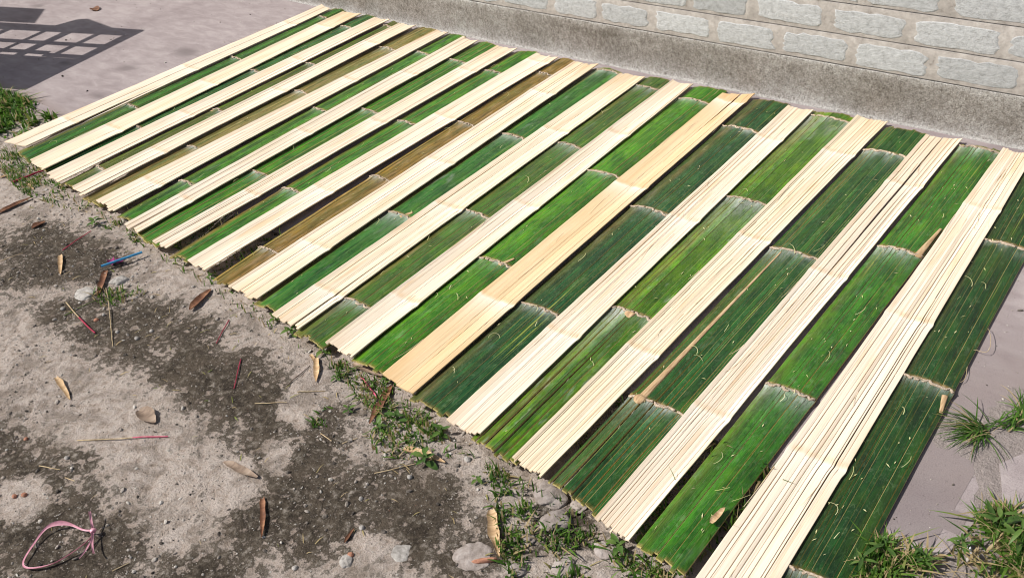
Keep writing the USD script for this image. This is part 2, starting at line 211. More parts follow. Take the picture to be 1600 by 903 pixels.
def green_mat(i, A, B, brown, wax, ylw, rough):
    N, L = base_nodes(); o = 'tc.object'; lc = (i * 13.7, i * 5.1, i * 3.3)
    blot = add_noise(N, L, 'blot', o, (28, 11, 1), 6, .7, lc, [(.36, 0), (.60, 1)])
    c = mixc(N, L, 'c1', A, B, blot)
    mid = add_noise(N, L, 'mid', o, (110, 7, 1), 5, .72, lc, [(.25, .40), (.5, 1.0), (.72, 1.5)])
    c = mixc(N, L, 'c2', c, mid, .8, 'multiply')
    fine = add_noise(N, L, 'fine', o, (380, 7, 1), 4, .7, lc, [(.28, .35), (.5, 1.0), (.7, 1.55)])
    c = mixc(N, L, 'c2b', c, fine, .8, 'multiply')
    yl = add_noise(N, L, 'yl', o, (170, 1.6, 1), 2, .5, (lc[1], lc[0], 3), [(.66, 0), (.72, 1)])
    yf = mth(N, L, 'yf', 'multiply', yl, ylw)
    c = mixc(N, L, 'c3', c, (.27, .30, .05), yf)
    sc = add_noise(N, L, 'sc', o, (75, 38, 1), 4, .65, lc, [(.70, 0), (.76, 1)])
    sf = mth(N, L, 'sf', 'multiply', sc, .45)
    c = mixc(N, L, 'c3b', c, (.36, .42, .12), sf)
    bn = add_noise(N, L, 'bn', o, (55, 4, 1), 4, .6, (lc[2], lc[1], 9), [(.30, 0), (.6, 1)])
    bf = mth(N, L, 'bf', 'multiply_add', bn, brown); N['bf'][1]['value3'] = 0.0
    bs = mth(N, L, 'bs', 'maximum', bf, 'sep.b')
    bcol = add_noise(N, L, 'bc', o, (90, 14, 1), 3, .6, lc, None)
    N['bcr'] = ('rgb_ramp', {'ramp': [(.3, (.15, .095, .03)), (.5, (.36, .20, .055)), (.7, (.56, .37, .20))]}); L.append((bcol, 'bcr.fac'))
    c = mixc(N, L, 'c4', c, 'bcr.color', bs)
    ol = add_noise(N, L, 'ol', o, (17, 3.2, 1), 5, .65, (lc[1], 8, 2), [(.50, 0), (.66, 1)], .6)
    of_ = mth(N, L, 'olf', 'multiply', ol, .28)
    c = mixc(N, L, 'c4o', c, (.075, .135, .006), of_)
    ve = add_noise(N, L, 've', o, (62, 22, 1), 6, .72, (lc[2], 3, lc[0]), [(.50, 0), (.74, 1)], 1.0)
    vf = mth(N, L, 'vf', 'multiply', ve, .10 + .35 * wax)
    c = mixc(N, L, 'c4v', c, (.12, .22, .10), vf)
    br = add_noise(N, L, 'br', o, (34, 9, 1), 4, .6, (3, lc[2], lc[1]), [(.54, 0), (.70, 1)])
    bf2 = mth(N, L, 'bf2', 'multiply', br, .55)
    c = mixc(N, L, 'c4b', c, (B[0] * 1.9 + .012, B[1] * 1.45, B[2] * .8), bf2)
    su = add_noise(N, L, 'su', o, (70, 34, 1), 7, .78, (lc[0], 6, lc[2]), [(.53, 0), (.64, 1)], 1.5)
    suf = mth(N, L, 'suf', 'multiply', su, .30)
    c = mixc(N, L, 'c4s', c, (.19, .27, .14), suf)
    dk = add_noise(N, L, 'dks', o, (50, 20, 1), 7, .75, (lc[1], 2, lc[2]), [(.54, 0), (.66, 1)], 1.0)
    dkf = mth(N, L, 'dkf', 'multiply', dk, .5)
    c = mixc(N, L, 'c4d', c, (A[0] * .5, A[1] * .5, A[2] * .6), dkf)
    wn = add_noise(N, L, 'wn', o, (150, 40, 1), 5, .72, lc, [(.30, 0.1), (.55, 1)])
    wb = add_noise(N, L, 'wb', o, (30, 9, 1), 3, .6, (lc[1], 4, lc[0]), [(.60, 0), (.80, 1)])
    w1 = mth(N, L, 'w1', 'multiply', wb, wax); w2 = mth(N, L, 'w2', 'maximum', w1, 'sep.g'); w3 = mth(N, L, 'w3', 'multiply', w2, wn)
    c = mixc(N, L, 'c5', c, (.40, .43, .40), w3)
    inv = mth(N, L, 'inv', 'subtract', 1.0, 'sep.r')
    fl = add_noise(N, L, 'fl', o, (300, 300, 40), 2, .5, lc, None)
    N['flr'] = ('rgb_ramp', {'ramp': [(.3, (.34, .30, .08)), (.7, (.62, .50, .24))]}); L.append((fl, 'flr.fac'))
    c = mixc(N, L, 'c6', c, 'flr.color', inv)
    N['rv'] = ('map_range', {'from_min': 0.0, 'from_max': 1.0, 'to_min': .72, 'to_max': 1.25}); L.append(('oi.random', 'rv.value'))
    N['hv'] = ('hsv', {'hue': .5, 'saturation': 1.0, 'fac': 1.0}); L += [('rv.result', 'hv.value'), (c, 'hv.color'), ('hv.color', 'p.base_color')]
    r1 = mth(N, L, 'r1', 'multiply_add', w3, .35); N['r1'][1]['value3'] = rough
    rg = mth(N, L, 'rg', 'multiply', dk, -.14); r1 = mth(N, L, 'rg2', 'add', r1, rg)
    r2 = mth(N, L, 'r2', 'maximum', r1, 'inv.value' and mth(N, L, 'iv6', 'multiply', inv, .7)); L.append((r2, 'p.roughness'))
    h = mth(N, L, 'h', 'add', 'mid.fac', 'fine.fac'); h2 = mth(N, L, 'h2', 'add', h, 'su.fac')
    N['bu'] = ('bump', {'strength': .8, 'distance': .0015}); L += [(h2, 'bu.height'), ('bu.normal', 'p.normal')]
    N['p'][1].update(specular_ior_level=.36)
    return mat('green_bamboo_skin_%02d' % i, N, L)

def cream_mat(i, A, B, orange):
    N, L = base_nodes(); o = 'tc.object'; lc = (i * 9.7, i * 4.1, i * 2.3)
    blot = add_noise(N, L, 'blot', o, (26, 2.2, 1), 3, .55, lc, [(.32, 0), (.68, 1)])
    c = mixc(N, L, 'c1', A, B, blot)
    mid = add_noise(N, L, 'mid', o, (150, 1.5, 1), 3, .6, lc, [(.25, .80), (.5, 1.0), (.75, 1.05)])
    c = mixc(N, L, 'c2', c, mid, 1.0, 'multiply')
    fine = add_noise(N, L, 'fine', o, (700, 6, 1), 3, .6, lc, [(.3, .84), (.55, 1.0)])
    c = mixc(N, L, 'c3', c, fine, .8, 'multiply')
    ln = add_noise(N, L, 'ln', o, (230, .8, 1), 1, .5, (lc[1], lc[0], 1), [(.70, 0), (.735, 1)])
    lf = mth(N, L, 'lf', 'multiply', ln, .38)
    c = mixc(N, L, 'c4', c, (.34, .20, .09), lf)
    on = add_noise(N, L, 'on', o, (60, 7, 1), 3, .6, lc, [(.35, .3), (.6, 1)])
    of = mth(N, L, 'of', 'multiply', on, 'sep.b')
    c = mixc(N, L, 'c5', c, (.62, .36, .14), of)
    c = mixc(N, L, 'c6', c, (.90, .82, .70), 'sep.g')
    sp = add_noise(N, L, 'sp', o, (200, 60, 1), 3, .7, lc, [(.74, 0), (.80, 1)])
    spf = mth(N, L, 'spf', 'multiply', sp, .35)
    c = mixc(N, L, 'c7', c, (.36, .24, .13), spf)
    N['rv'] = ('map_range', {'from_min': 0.0, 'from_max': 1.0, 'to_min': .86, 'to_max': 1.04}); L.append(('oi.random', 'rv.value'))
    N['hv'] = ('hsv', {'hue': .5, 'saturation': 1.0, 'fac': 1.0}); L += [('rv.result', 'hv.value'), (c, 'hv.color'), ('hv.color', 'p.base_color')]
    h = mth(N, L, 'h', 'add', 'mid.fac', 'fine.fac')
    N['bu'] = ('bump', {'strength': .6, 'distance': .0012}); L += [(h, 'bu.height'), ('bu.normal', 'p.normal')]
    N['p'][1].update(roughness=.62, specular_ior_level=.3)
    return mat('split_bamboo_flesh_%02d' % i, N, L)

def simple(name, stops, scale, rough=.7, bump=.4, dist=.002, detail=5, spec=.3, ranvar=(.85, 1.15), trans=0.0, usemask=False, wrough=.6):
    """noise-mottled colour in object space; ranvar varies repeats"""
    N, L = base_nodes()
    s = scale if isinstance(scale, tuple) else (scale,) * 3
    f = add_noise(N, L, 'a', 'tc.object', s, detail, wrough)
    if usemask: f = mth(N, L, 'um', 'add', f, 'sep.r'); f = mth(N, L, 'um2', 'subtract', f, .5)
    N['r'] = ('rgb_ramp', {'ramp': stops}); L.append((f, 'r.fac'))
    N['rv'] = ('map_range', {'from_min': 0.0, 'from_max': 1.0, 'to_min': ranvar[0], 'to_max': ranvar[1]}); L.append(('oi.random', 'rv.value'))
    N['hv'] = ('hsv', {'hue': .5, 'saturation': 1.0, 'fac': 1.0}); L += [('rv.result', 'hv.value'), ('r.color', 'hv.color'), ('hv.color', 'p.base_color')]
    N['bu'] = ('bump', {'strength': bump, 'distance': dist}); L += [('a.fac', 'bu.height'), ('bu.normal', 'p.normal')]
    N['p'][1].update(roughness=rough, specular_ior_level=spec)
    out = 'p.BSDF'
    if trans:
        N['tl'] = ('translucent_bsdf', {}); N['mx'] = ('mix_closure', {'fac': trans}); out = 'mx.closure'
        L += [('hv.color', 'tl.color'), ('p.BSDF', 'mx.closure1'), ('tl.BSDF', 'mx.closure2')]
    return mat(name, N, L, out)

def dirt_mat():
    N, L = base_nodes(); g = 'tc.object'
    grain = add_noise(N, L, 'grain', g, (380,) * 3, 4, .75, stops=[(.28, .50), (.5, 1.05), (.72, 1.45)])
    med = add_noise(N, L, 'med', g, (38,) * 3, 6, .68)
    big = add_noise(N, L, 'big', g, (7,) * 3, 5, .6)
    N['sand'] = ('rgb_ramp', {'ramp': [(.28, (.215, .168, .135)), (.42, (.40, .335, .29)), (.58, (.50, .435, .395))]}); L.append(('med.fac', 'sand.fac'))
    N['crust'] = ('rgb_ramp', {'ramp': [(.3, (.016, .013, .010)), (.45, (.045, .036, .028)), (.55, (.095, .078, .060)), (.62, (.19, .165, .14)), (.70, (.36, .32, .28))]}); L.append(('med.fac', 'crust.fac'))
    a = mth(N, L, 't1', 'subtract', 'med.fac', .5); a = mth(N, L, 't2', 'multiply', a, 3.4)
    b = mth(N, L, 't3', 'subtract', 'big.fac', .5); b = mth(N, L, 't4', 'multiply', b, 1.9)
    s = mth(N, L, 't5', 'add', a, b); s = mth(N, L, 't6', 'add', s, 'sep.r')
    N['t7'] = ('map_range', {'range_type': 'smoothstep', 'from_min': .26, 'from_max': .66, 'to_min': 0.0, 'to_max': 1.0, 'clamp': True}); L.append((s, 't7.value'))
    c = mixc(N, L, 'c1', 'sand.color', 'crust.color', 't7.result')
    stn = add_noise(N, L, 'stn', g, (11, 11, 11), 6, .7, (5, 1, 2), [(.48, 0), (.62, 1)], .5)
    sf_ = mth(N, L, 'sf', 'multiply', stn, .55)
    c = mixc(N, L, 'c1s', c, (.12, .095, .072), sf_)
    sp_ = add_noise(N, L, 'sp', g, (130,) * 3, 3, .7, (1, 7, 2), [(.64, 0), (.70, 1)])
    sp2 = mth(N, L, 'sp2', 'multiply', sp_, .45)
    c = mixc(N, L, 'c1p', c, (.50, .47, .43), sp2)
    dk_ = add_noise(N, L, 'dk', g, (110,) * 3, 3, .7, (3, 2, 8), [(.64, 0), (.70, 1)])
    dk2 = mth(N, L, 'dk2', 'multiply', dk_, .45)
    c = mixc(N, L, 'c1d', c, (.06, .05, .045), dk2)
    # purplish, more even soil near the slab and to the right
    c = mixc(N, L, 'c2', c, (.30, .26, .25), 'sep.g')
    c = mixc(N, L, 'c3', c, grain, .85, 'multiply')
    red = add_noise(N, L, 'red', g, (26,) * 3, 4, .7, (9, 2, 0), [(.70, 0), (.76, .5)])
    c = mixc(N, L, 'c4', c, (.34, .13, .08), red)
    L.append((c, 'p.base_color'))
    N['vo'] = ('voronoi_texture', {'scale': 170.0, 'randomness': 1.0}); L.append((g, 'vo.vector'))
    h = mth(N, L, 'h1', 'multiply', 'vo.distance', .35); h = mth(N, L, 'h2', 'add', h, 'grain.fac'); m2 = mth(N, L, 'h4', 'multiply', 'med.fac', 3.0); h = mth(N, L, 'h3', 'add', h, m2)
    N['bu'] = ('bump', {'strength': .8, 'distance': .0055}); L += [(h, 'bu.height'), ('bu.normal', 'p.normal')]
    N['p'][1].update(roughness=.93, specular_ior_level=.12)
    return mat('sandy_soil', N, L)

def concrete_mat(name, c0, c1, c2, stainmask=True):
    N, L = base_nodes(); g = 'tc.object'
    big = add_noise(N, L, 'big', g, (2.2, 3.0, 1), 6, .62)
    med = add_noise(N, L, 'med', g, (9, 22, 1), 7, .62, dist=.5)
    grain = add_noise(N, L, 'grain', g, (330,) * 3, 3, .7, stops=[(.3, .75), (.5, 1.0), (.7, 1.15)])
    s = mth(N, L, 's1', 'add', 'big.fac', 'med.fac'); s = mth(N, L, 's2', 'multiply', s, .5)
    N['r'] = ('rgb_ramp', {'ramp': [(.36, c0), (.5, c1), (.62, c2)]}); L.append((s, 'r.fac'))
    c = mixc(N, L, 'c1', 'r.color', grain, .8, 'multiply')
    st = mth(N, L, 'st', 'multiply', 'sep.r', 'med.fac')
    c = mixc(N, L, 'c2', c, (.075, .06, .06), st)
    c = mixc(N, L, 'c3', c, (.25, .2, .185), 'sep.g')
    L.append((c, 'p.base_color'))
    pit = add_noise(N, L, 'pit', g, (120,) * 3, 4, .7, (2, 2, 2), [(.30, 0), (.42, 1)])
    h = mth(N, L, 'h', 'add', 'grain.fac', pit)
    N['bu'] = ('bump', {'strength': .45, 'distance': .0025}); L += [(h, 'bu.height'), ('bu.normal', 'p.normal')]
    N['p'][1].update(roughness=.85, specular_ior_level=.2)
    return mat(name, N, L)

def plinth_mat():
    N, L = base_nodes(); g = 'tc.object'
    med = add_noise(N, L, 'med', g, (75, 75, 60), 8, .78)
    big = add_noise(N, L, 'big', g, (6, 6, 9), 5, .6)
    drip = add_noise(N, L, 'drip', g, (50, 50, 14), 4, .6)
    N['xyz'] = ('separate_xyz', {}); L.append((g, 'xyz.vector'))
    # weather stains, densest in the middle of its height, pale lime bloom at the very foot
    N['zr'] = ('rgb_ramp', {'ramp': [(a_, (v_,) * 3) for a_, v_ in ((0, 0.0), (.03, .03), (.07, .15), (.2, .20), (.5, .25), (.8, .26), (.93, .2), (1, .12))]})
    N['zm'] = ('map_range', {'from_min': 0.0, 'from_max': .172, 'to_min': 0.0, 'to_max': 1.0, 'clamp': True}); L += [('xyz.z', 'zm.value'), ('zm.result', 'zr.fac')]
    a = mth(N, L, 'a0', 'multiply', 'med.fac', 1.9); a = mth(N, L, 'a1', 'add', a, 'big.fac'); a = mth(N, L, 'a2', 'multiply_add', 'drip.fac', .45, False) if False else mth(N, L, 'a2', 'add', a, .5); a = mth(N, L, 'a3', 'multiply', a, .30); a = mth(N, L, 'a4', 'subtract', a, 'zr.color')
    N['r'] = ('rgb_ramp', {'ramp': [(.16, (.07, .06, .05)), (.25, (.15, .132, .113)), (.33, (.255, .232, .208)), (.42, (.37, .345, .32)), (.56, (.55, .535, .515))]})
    a = mth(N, L, 'a5', 'add', a, .04); L.append((a, 'r.fac'))
    fk = add_noise(N, L, 'fk', g, (95, 95, 95), 5, .75, (3, 1, 5), [(.57, 0), (.66, 1)])
    fk2 = mth(N, L, 'fk2', 'multiply', fk, .55)
    dk = add_noise(N, L, 'dk', g, (120, 120, 100), 5, .75, (8, 2, 1), [(.54, 0), (.64, 1)])
    dk2 = mth(N, L, 'dk2', 'multiply', dk, .62)
    c = mixc(N, L, 'cf', 'r.color', (.48, .455, .425), fk2)
    c = mixc(N, L, 'cd', c, (.085, .072, .06), dk2)
    grain = add_noise(N, L, 'grain', g, (250,) * 3, 4, .8, stops=[(.3, .35), (.5, .95), (.7, 1.6)])
    c = mixc(N, L, 'c1', c, grain, .8, 'multiply'); L.append((c, 'p.base_color'))
    h = mth(N, L, 'h', 'add', 'grain.fac', 'fk.fac')
    N['bu'] = ('bump', {'strength': .9, 'distance': .004}); L += [(h, 'bu.height'), ('bu.normal', 'p.normal')]
    N['p'][1].update(roughness=.9, specular_ior_level=.15)
    return mat('weathered_render', N, L)

G0 = dict(A=(.011, .072, .006), B=(.038, .165, .007), brown=0.0, wax=.22, ylw=.55, rough=.34)
GREENS = {  # tone of each green strip
    'G0': dict(B=(.032, .15, .012)), 'G1': dict(A=(.012, .066, .02), B=(.03, .125, .03)), 'G2': dict(A=(.018, .07, .012), B=(.045, .12, .012), brown=.28),
    'G3': dict(A=(.05, .085, .022), B=(.11, .14, .04), brown=.5, ylw=.3), 'G4': dict(B=(.05, .19, .015), wax=.35), 'G5': dict(ylw=.9), 'G6': dict(B=(.045, .18, .010)),
    'G7': dict(A=(.10, .095, .016), B=(.21, .16, .022), brown=.7, ylw=.4), 'G8': dict(A=(.012, .075, .012), B=(.03, .14, .018), ylw=.7, wax=.4), 'G9': dict(A=(.013, .062, .014), B=(.036, .15, .011), brown=.10),
    'G10': dict(A=(.016, .098, .005), B=(.052, .20, .005), wax=.2), 'G11': dict(A=(.005, .036, .012), B=(.013, .078, .020), ylw=.8, wax=.2), 'G12': dict(A=(.026, .105, .004), B=(.085, .215, .005), wax=.8, ylw=.4),
    'G13': dict(A=(.006, .046, .010), B=(.016, .092, .014), wax=.15, ylw=.8), 'G14': dict(A=(.010, .070, .006), B=(.032, .145, .008), ylw=.9, wax=.15), 'G15': dict(A=(.003, .027, .006), B=(.008, .058, .008), ylw=.8, wax=.0, rough=.45)}
CREAMS = {'C1': dict(A=(.88, .77, .60), B=(.84, .70, .50)), 'C8': dict(B=(.83, .68, .48)), 'C11': dict(A=(.82, .63, .40), B=(.76, .54, .30)), 'C9': dict(A=(.88, .77, .59)), 'C13': dict(A=(.88, .77, .60), B=(.84, .70, .50))}
C0 = dict(A=(.89, .78, .645), B=(.84, .70, .53), orange=0)
GM = {k: green_mat(int(k[1:]), **{**G0, **v}) for k, v in GREENS.items()}
CM = {'C%d' % i: cream_mat(i, **{**C0, **CREAMS.get('C%d' % i, {})}) for i in range(16)}
NODE_MAT = simple('dry_node_ring', [(.3, (.22, .16, .12)), (.5, (.46, .36, .27)), (.7, (.66, .57, .46))], (300, 300, 300), .8, .8)
SHEATH = simple('dry_bamboo_sheath', [(.25, (.26, .15, .08)), (.5, (.50, .34, .19)), (.75, (.66, .50, .32))], (160, 18, 60), .75, .7, .002)
REDLEAF = simple('red_brown_dead_leaf', [(.3, (.07, .03, .018)), (.5, (.17, .075, .04)), (.7, (.30, .16, .09))], (60, 25, 40), .6, .7)
GREYLEAF = simple('faded_dead_leaf', [(.3, (.14, .10, .075)), (.5, (.30, .22, .165)), (.7, (.42, .33, .26))], (60, 25, 40), .8, .8)
STRAWM = simple('dry_stem', [(.3, (.28, .2, .11)), (.7, (.60, .48, .30))], (100, 100, 100), .7)
TWIGM = simple('dark_twig', [(.3, (.04, .028, .02)), (.7, (.14, .10, .075))], (100, 100, 100), .8)
REDST = simple('red_dyed_stick', [(.3, (.22, .012, .035)), (.7, (.42, .03, .08))], (80, 80, 80), .6)
PINKST = simple('pink_dyed_stick', [(.3, (.55, .05, .15)), (.7, (.7, .2, .25))], (80, 80, 80), .6)
PINK = simple('pink_plastic_ribbon', [(.3, (.60, .27, .36)), (.7, (.74, .40, .48))], (120, 120, 120), .38, .2, spec=.5, trans=.2)
BLUE = simple('blue_plastic', [(.3, (.03, .20, .42)), (.7, (.07, .33, .58))], (50, 50, 50), .35, .1, spec=.5)
CYAN = simple('turquoise_plastic', [(.3, (.0, .17, .20)), (.7, (.02, .27, .30))], (50, 50, 50), .4, .2, spec=.5)
WHITEP = simple('white_plastic', [(.3, (.6, .6, .65)), (.7, (.75, .75, .8))], (50, 50, 50), .4, .2, spec=.5)
PURPLE = simple('magenta_petal', [(.3, (.16, .01, .08)), (.7, (.30, .03, .16))], (90, 90, 90), .6)
STONE = simple('grey_stone', [(.3, (.20, .185, .17)), (.5, (.34, .32, .30)), (.7, (.48, .455, .43))], (80, 80, 80), .9, .8, .004)
REDSTONE = simple('brick_red_stone', [(.3, (.30, .13, .08)), (.6, (.48, .24, .16)), (.8, (.55, .35, .27))], (90, 90, 90), .9, .8, .004)
GRAVELM = simple('gravel_grain', [(.2, (.05, .042, .036)), (.42, (.22, .19, .165)), (.58, (.36, .32, .285)), (.8, (.52, .49, .45))], (37, 37, 37), .9, .5, .001, detail=2, usemask=True)
CLODM = simple('soil_clod', [(.3, (.19, .16, .14)), (.5, (.29, .25, .23)), (.7, (.38, .34, .32))], (60, 60, 60), .95, .9, .005)
LEAFM = simple('grass_blade', [(.15, (.04, .095, .014)), (.42, (.075, .18, .020)), (.62, (.13, .26, .035)), (.80, (.27, .27, .08)), (.95, (.45, .35, .19))], (14, 14, 14), .55, .2, .0005, usemask=True, trans=.4, spec=.35)
WEEDM = simple('weed_leaf', [(.25, (.04, .085, .02)), (.5, (.075, .155, .03)), (.8, (.14, .22, .05))], (60, 60, 60), .45, .3, .001, usemask=True, trans=.3, spec=.4)
BRICKM = simple('grey_block', [(.30, (.24, .235, .225)), (.40, (.41, .415, .42)), (.50, (.51, .52, .53)), (.70, (.63, .64, .65))], (48, 48, 60), .9, 1.0, .006, detail=9, ranvar=(.86, 1.10), wrough=.78)
MORTARM = simple('tan_mortar', [(.26, (.24, .21, .185)), (.40, (.42, .385, .36)), (.55, (.52, .48, .45)), (.7, (.63, .595, .565))], (30, 30, 30), .92, .9, .004, detail=8, wrough=.7)
METAL = simple('rusty_dark_steel', [(.3, (.05, .035, .03)), (.7, (.12, .10, .09))], (20, 20, 20), .6, .3)
FLAKEM = simple('pale_bamboo_shaving', [(.3, (.45, .47, .16)), (.6, (.62, .58, .34)), (.8, (.72, .66, .50))], (9, 9, 9), .6, .1, trans=.2)
DIRT = dirt_mat()
SLABM = concrete_mat('worn_concrete', (.26, .218, .222), (.325, .28, .283), (.40, .352, .352))
PLINTHM = plinth_mat()

# ------------------------------------------------------------------ ground, slab
def poly(pts): return shapely.Polygon(pts).buffer(0)
edge = SLAB[1:]
slab_pts = [(-40, 2.6), (-12, 1.9)] + SLAB + [(-.20, 1.75), (-.10, 1.80), (.5, 1.7), (8, 1.6), (8, 3.4), (-40, 3.4)]
slab_poly = poly(slab_pts)
crust_poly = shapely.union_all([poly(p) for p in CRUST]); light_poly = shapely.union_all([poly(p) for p in LIGHT])
def sdist(pg, x, y):
    pt = shapely.points(x, y); d = shapely.distance(pg.boundary, pt)
    return np.where(shapely.contains(pg, pt), d, -d)

def dirt_height(x, y):
    d = -sdist(slab_poly, x, y)          # metres outside the slab
    h = -.028 + .022 * (nz(x * 3, y * 3, 3) - .5) + .010 * (nz(x * 22, y * 22, 4) - .5)
    near = smooth01(1 - d / .14)
    h = h * (1 - near) + near * (-.010 + .006 * (nz(x * 30, y * 30, 5) - .5))
    right = smooth01((x + .9) / .5) * smooth01((1.55 - 0 * y) / 1)
    h = h * (1 - .6 * right) - .004 * .6 * right
    return np.where(d < -.03, -.06, h)

def ground_lines(lo, hi, step, far):
    inner = np.arange(lo, hi, step); g = [inner[-1]]; s = step
    up = []; x = inner[-1]
    while x < far: s *= 1.35; x += s; up.append(x)
    dn = []; x = inner[0]; s = step
    while x > -far: s *= 1.35; x -= s; dn.append(x)
    return np.r_[dn[::-1], inner, up]
gx = ground_lines(-5.2, .35, .0125, 60); gy = ground_lines(.1, 1.95, .0125, 60)
X, Y = np.meshgrid(gx, gy, indexing='ij'); xf, yf = X.ravel(), Y.ravel()
Z = dirt_height(xf, yf)
cr = smooth01((sdist(crust_poly, xf, yf) + .17) / .26); li = smooth01((sdist(light_poly, xf, yf) + .03) / .05)
cm = np.clip(cr * (1 - .85 * li), 0, 1) * 1.0 - .16
pur = smooth01((xf + .95) / .5) * .7 + .25 * smooth01(1 - (-sdist(slab_poly, xf, yf)) / .12)
b = MB(); b.grid(np.stack([xf, yf, Z], -1).reshape(*X.shape, 3), np.stack([cm, np.clip(pur, 0, .8), 0 * cm], -1).reshape(*X.shape, 3))
b.build(None, 'ground', DIRT, kind='structure')

def roughen(pts, step, amp, seed, keep=None):
    ring = shapely.Polygon(pts).exterior; n = int(ring.length / step); out = []
    for i in range(n):
        p = ring.interpolate(i * step); out.append((p.x, p.y))
    P = np.array(out); a = nz(P[:, 0] * 9, P[:, 1] * 9, seed) - .5; c = nz(P[:, 0] * 9 + 50, P[:, 1] * 9, seed) - .5
    return shapely.Polygon(P + amp * 2 * np.stack([a, c], -1)).buffer(0)
def slab_mesh(pg, top, thick, gridstep, name, stain=False):
    b = MB(); x0, y0, x1, y1 = pg.bounds
    m = trimesh.creation.extrude_polygon(pg, thick, engine='earcut'); m.apply_translation([0, 0, top - thick])
    b.tri(m, (0, 0, 0)); return b
vis = shapely.box(-7, 0, .6, 3.4)
rough = roughen([(x, y) for x, y in slab_poly.intersection(vis).exterior.coords], .02, .008, 31)
rough = rough.union(slab_poly.intersection(shapely.box(-7, 1.9, .6, 3.4))).intersection(shapely.box(-6.9, 0, .55, 3.4))
outer = slab_poly.difference(shapely.box(-6.9, 0, .55, 3.4))
# top as a fine sheet so that stains can be carried by its vertices
sx = np.arange(-6.9, .56, .03); sy = np.arange(1.3, 3.41, .03)
b = slab_mesh(rough, -.0006, .055, .05, 'concrete_slab')
for gpart in getattr(outer, 'geoms', [outer]): b.tri(trimesh.creation.extrude_polygon(gpart, .055, engine='earcut').apply_translation([0, 0, -.056]), (0, 0, 0))
SX, SY = np.meshgrid(np.r_[sx], np.r_[sy], indexing='ij')
inside = shapely.contains(rough.buffer(-.004), shapely.points(SX.ravel(), SY.ravel())).reshape(SX.shape)
sm = np.zeros_like(SX)
for (qx, qy, qr) in STAINS:
    d = np.hypot((SX - qx) / (qr * 1.6), (SY - qy) / qr) + .9 * (nz(SX * 14, SY * 14, 8) - .5); sm = np.maximum(sm, smooth01((1.1 - d) / .7) * .9)
sm = np.maximum(sm, .55 * smooth01((nz(SX * 1.6 + 4, SY * 3, 12, 4) - .55) / .12))
sm = np.maximum(sm, .62 * smooth01((SX + .75) / .35) * smooth01((2.5 - SY) / .9))
sg = smooth01(1 - sdist(slab_poly, SX.ravel(), SY.ravel()).reshape(SX.shape) / .10) * .8 * (SX < -.6) + .8 * smooth01((SX + .55) / .3) * smooth01(1.5 * (nz(SX * 5, SY * 5, 77) - .25))*smooth01((2.35-SY)/.5)
idx = np.arange(SX.size).reshape(SX.shape); ok = inside[:-1, :-1] & inside[1:, :-1] & inside[1:, 1:] & inside[:-1, 1:]
q = np.stack([idx[:-1, :-1], idx[1:, :-1], idx[1:, 1:], idx[:-1, 1:]], -1)[ok]
tf = np.vstack([q[:, [0, 1, 2]], q[:, [0, 2, 3]]]); used, inv_ = np.unique(tf, return_inverse=True)
b.add(np.stack([SX.ravel(), SY.ravel(), np.zeros(SX.size)], -1)[used], inv_.reshape(tf.shape), np.stack([sm.ravel(), np.clip(sg.ravel(), 0, .85), 0 * sm.ravel()], -1)[used])
b.build(None, 'concrete_slab', SLABM, kind='structure')
b = slab_mesh(roughen(SLAB2, .015, .01, 5), .002, .05, .05, 'x'); b.build(None, 'concrete_slab', SLABM, kind='structure')
# thin soil washed over the broken seam of the slab
sp = poly(SOIL).buffer(.03); ux, uy = np.meshgrid(np.arange(-.50, -.08, .006), np.arange(1.5, 2.05, .006), indexing='ij')
dd = sdist(sp, ux.ravel(), uy.ravel()).reshape(ux.shape); hh = .0045 * smooth01((dd + .05) / .12) - .0035 + .005 * (nz(ux * 28, uy * 28, 9, 4) - .5)
b = MB(); b.grid(np.stack([ux, uy, hh], -1), np.stack([np.full_like(ux, -.1), np.full_like(ux, .85), 0 * ux], -1)); b.build(None, 'soil_drift', DIRT, kind='structure')

# ------------------------------------------------------------------ block wall
WY = 3.086; PH = .172; CH = .108; BL = .2345
wall = thing('block_wall', 'grey concrete block wall with tan mortar above a dark stained plinth', 'wall', (0, 0, 0))
b = MB()
px_ = np.arange(-9, 3.01, .02); zz = np.array([-.05, .0, .004, .012, .022, .035, .06, .09, .12, .15, .168, .1705, .1712])
yy = WY - np.array([.008, .008, .006, .003, .001, .0, 0, 0, 0, 0, 0, -.002, -.008])
PX, ZI = np.meshgrid(px_, np.arange(len(zz)), indexing='ij')
PZ = zz[ZI]; PY = yy[ZI] - .007 * (nz(PX * 14, PZ * 14, 21) - .5) * (PZ < .165) - .010 * (nz(PX * 7, PZ * 3, 22) - .35) * (PZ < .03)
b.grid(np.stack([PX, PY, PZ], -1), flip=False); b.build(wall, 'plinth', PLINTHM)
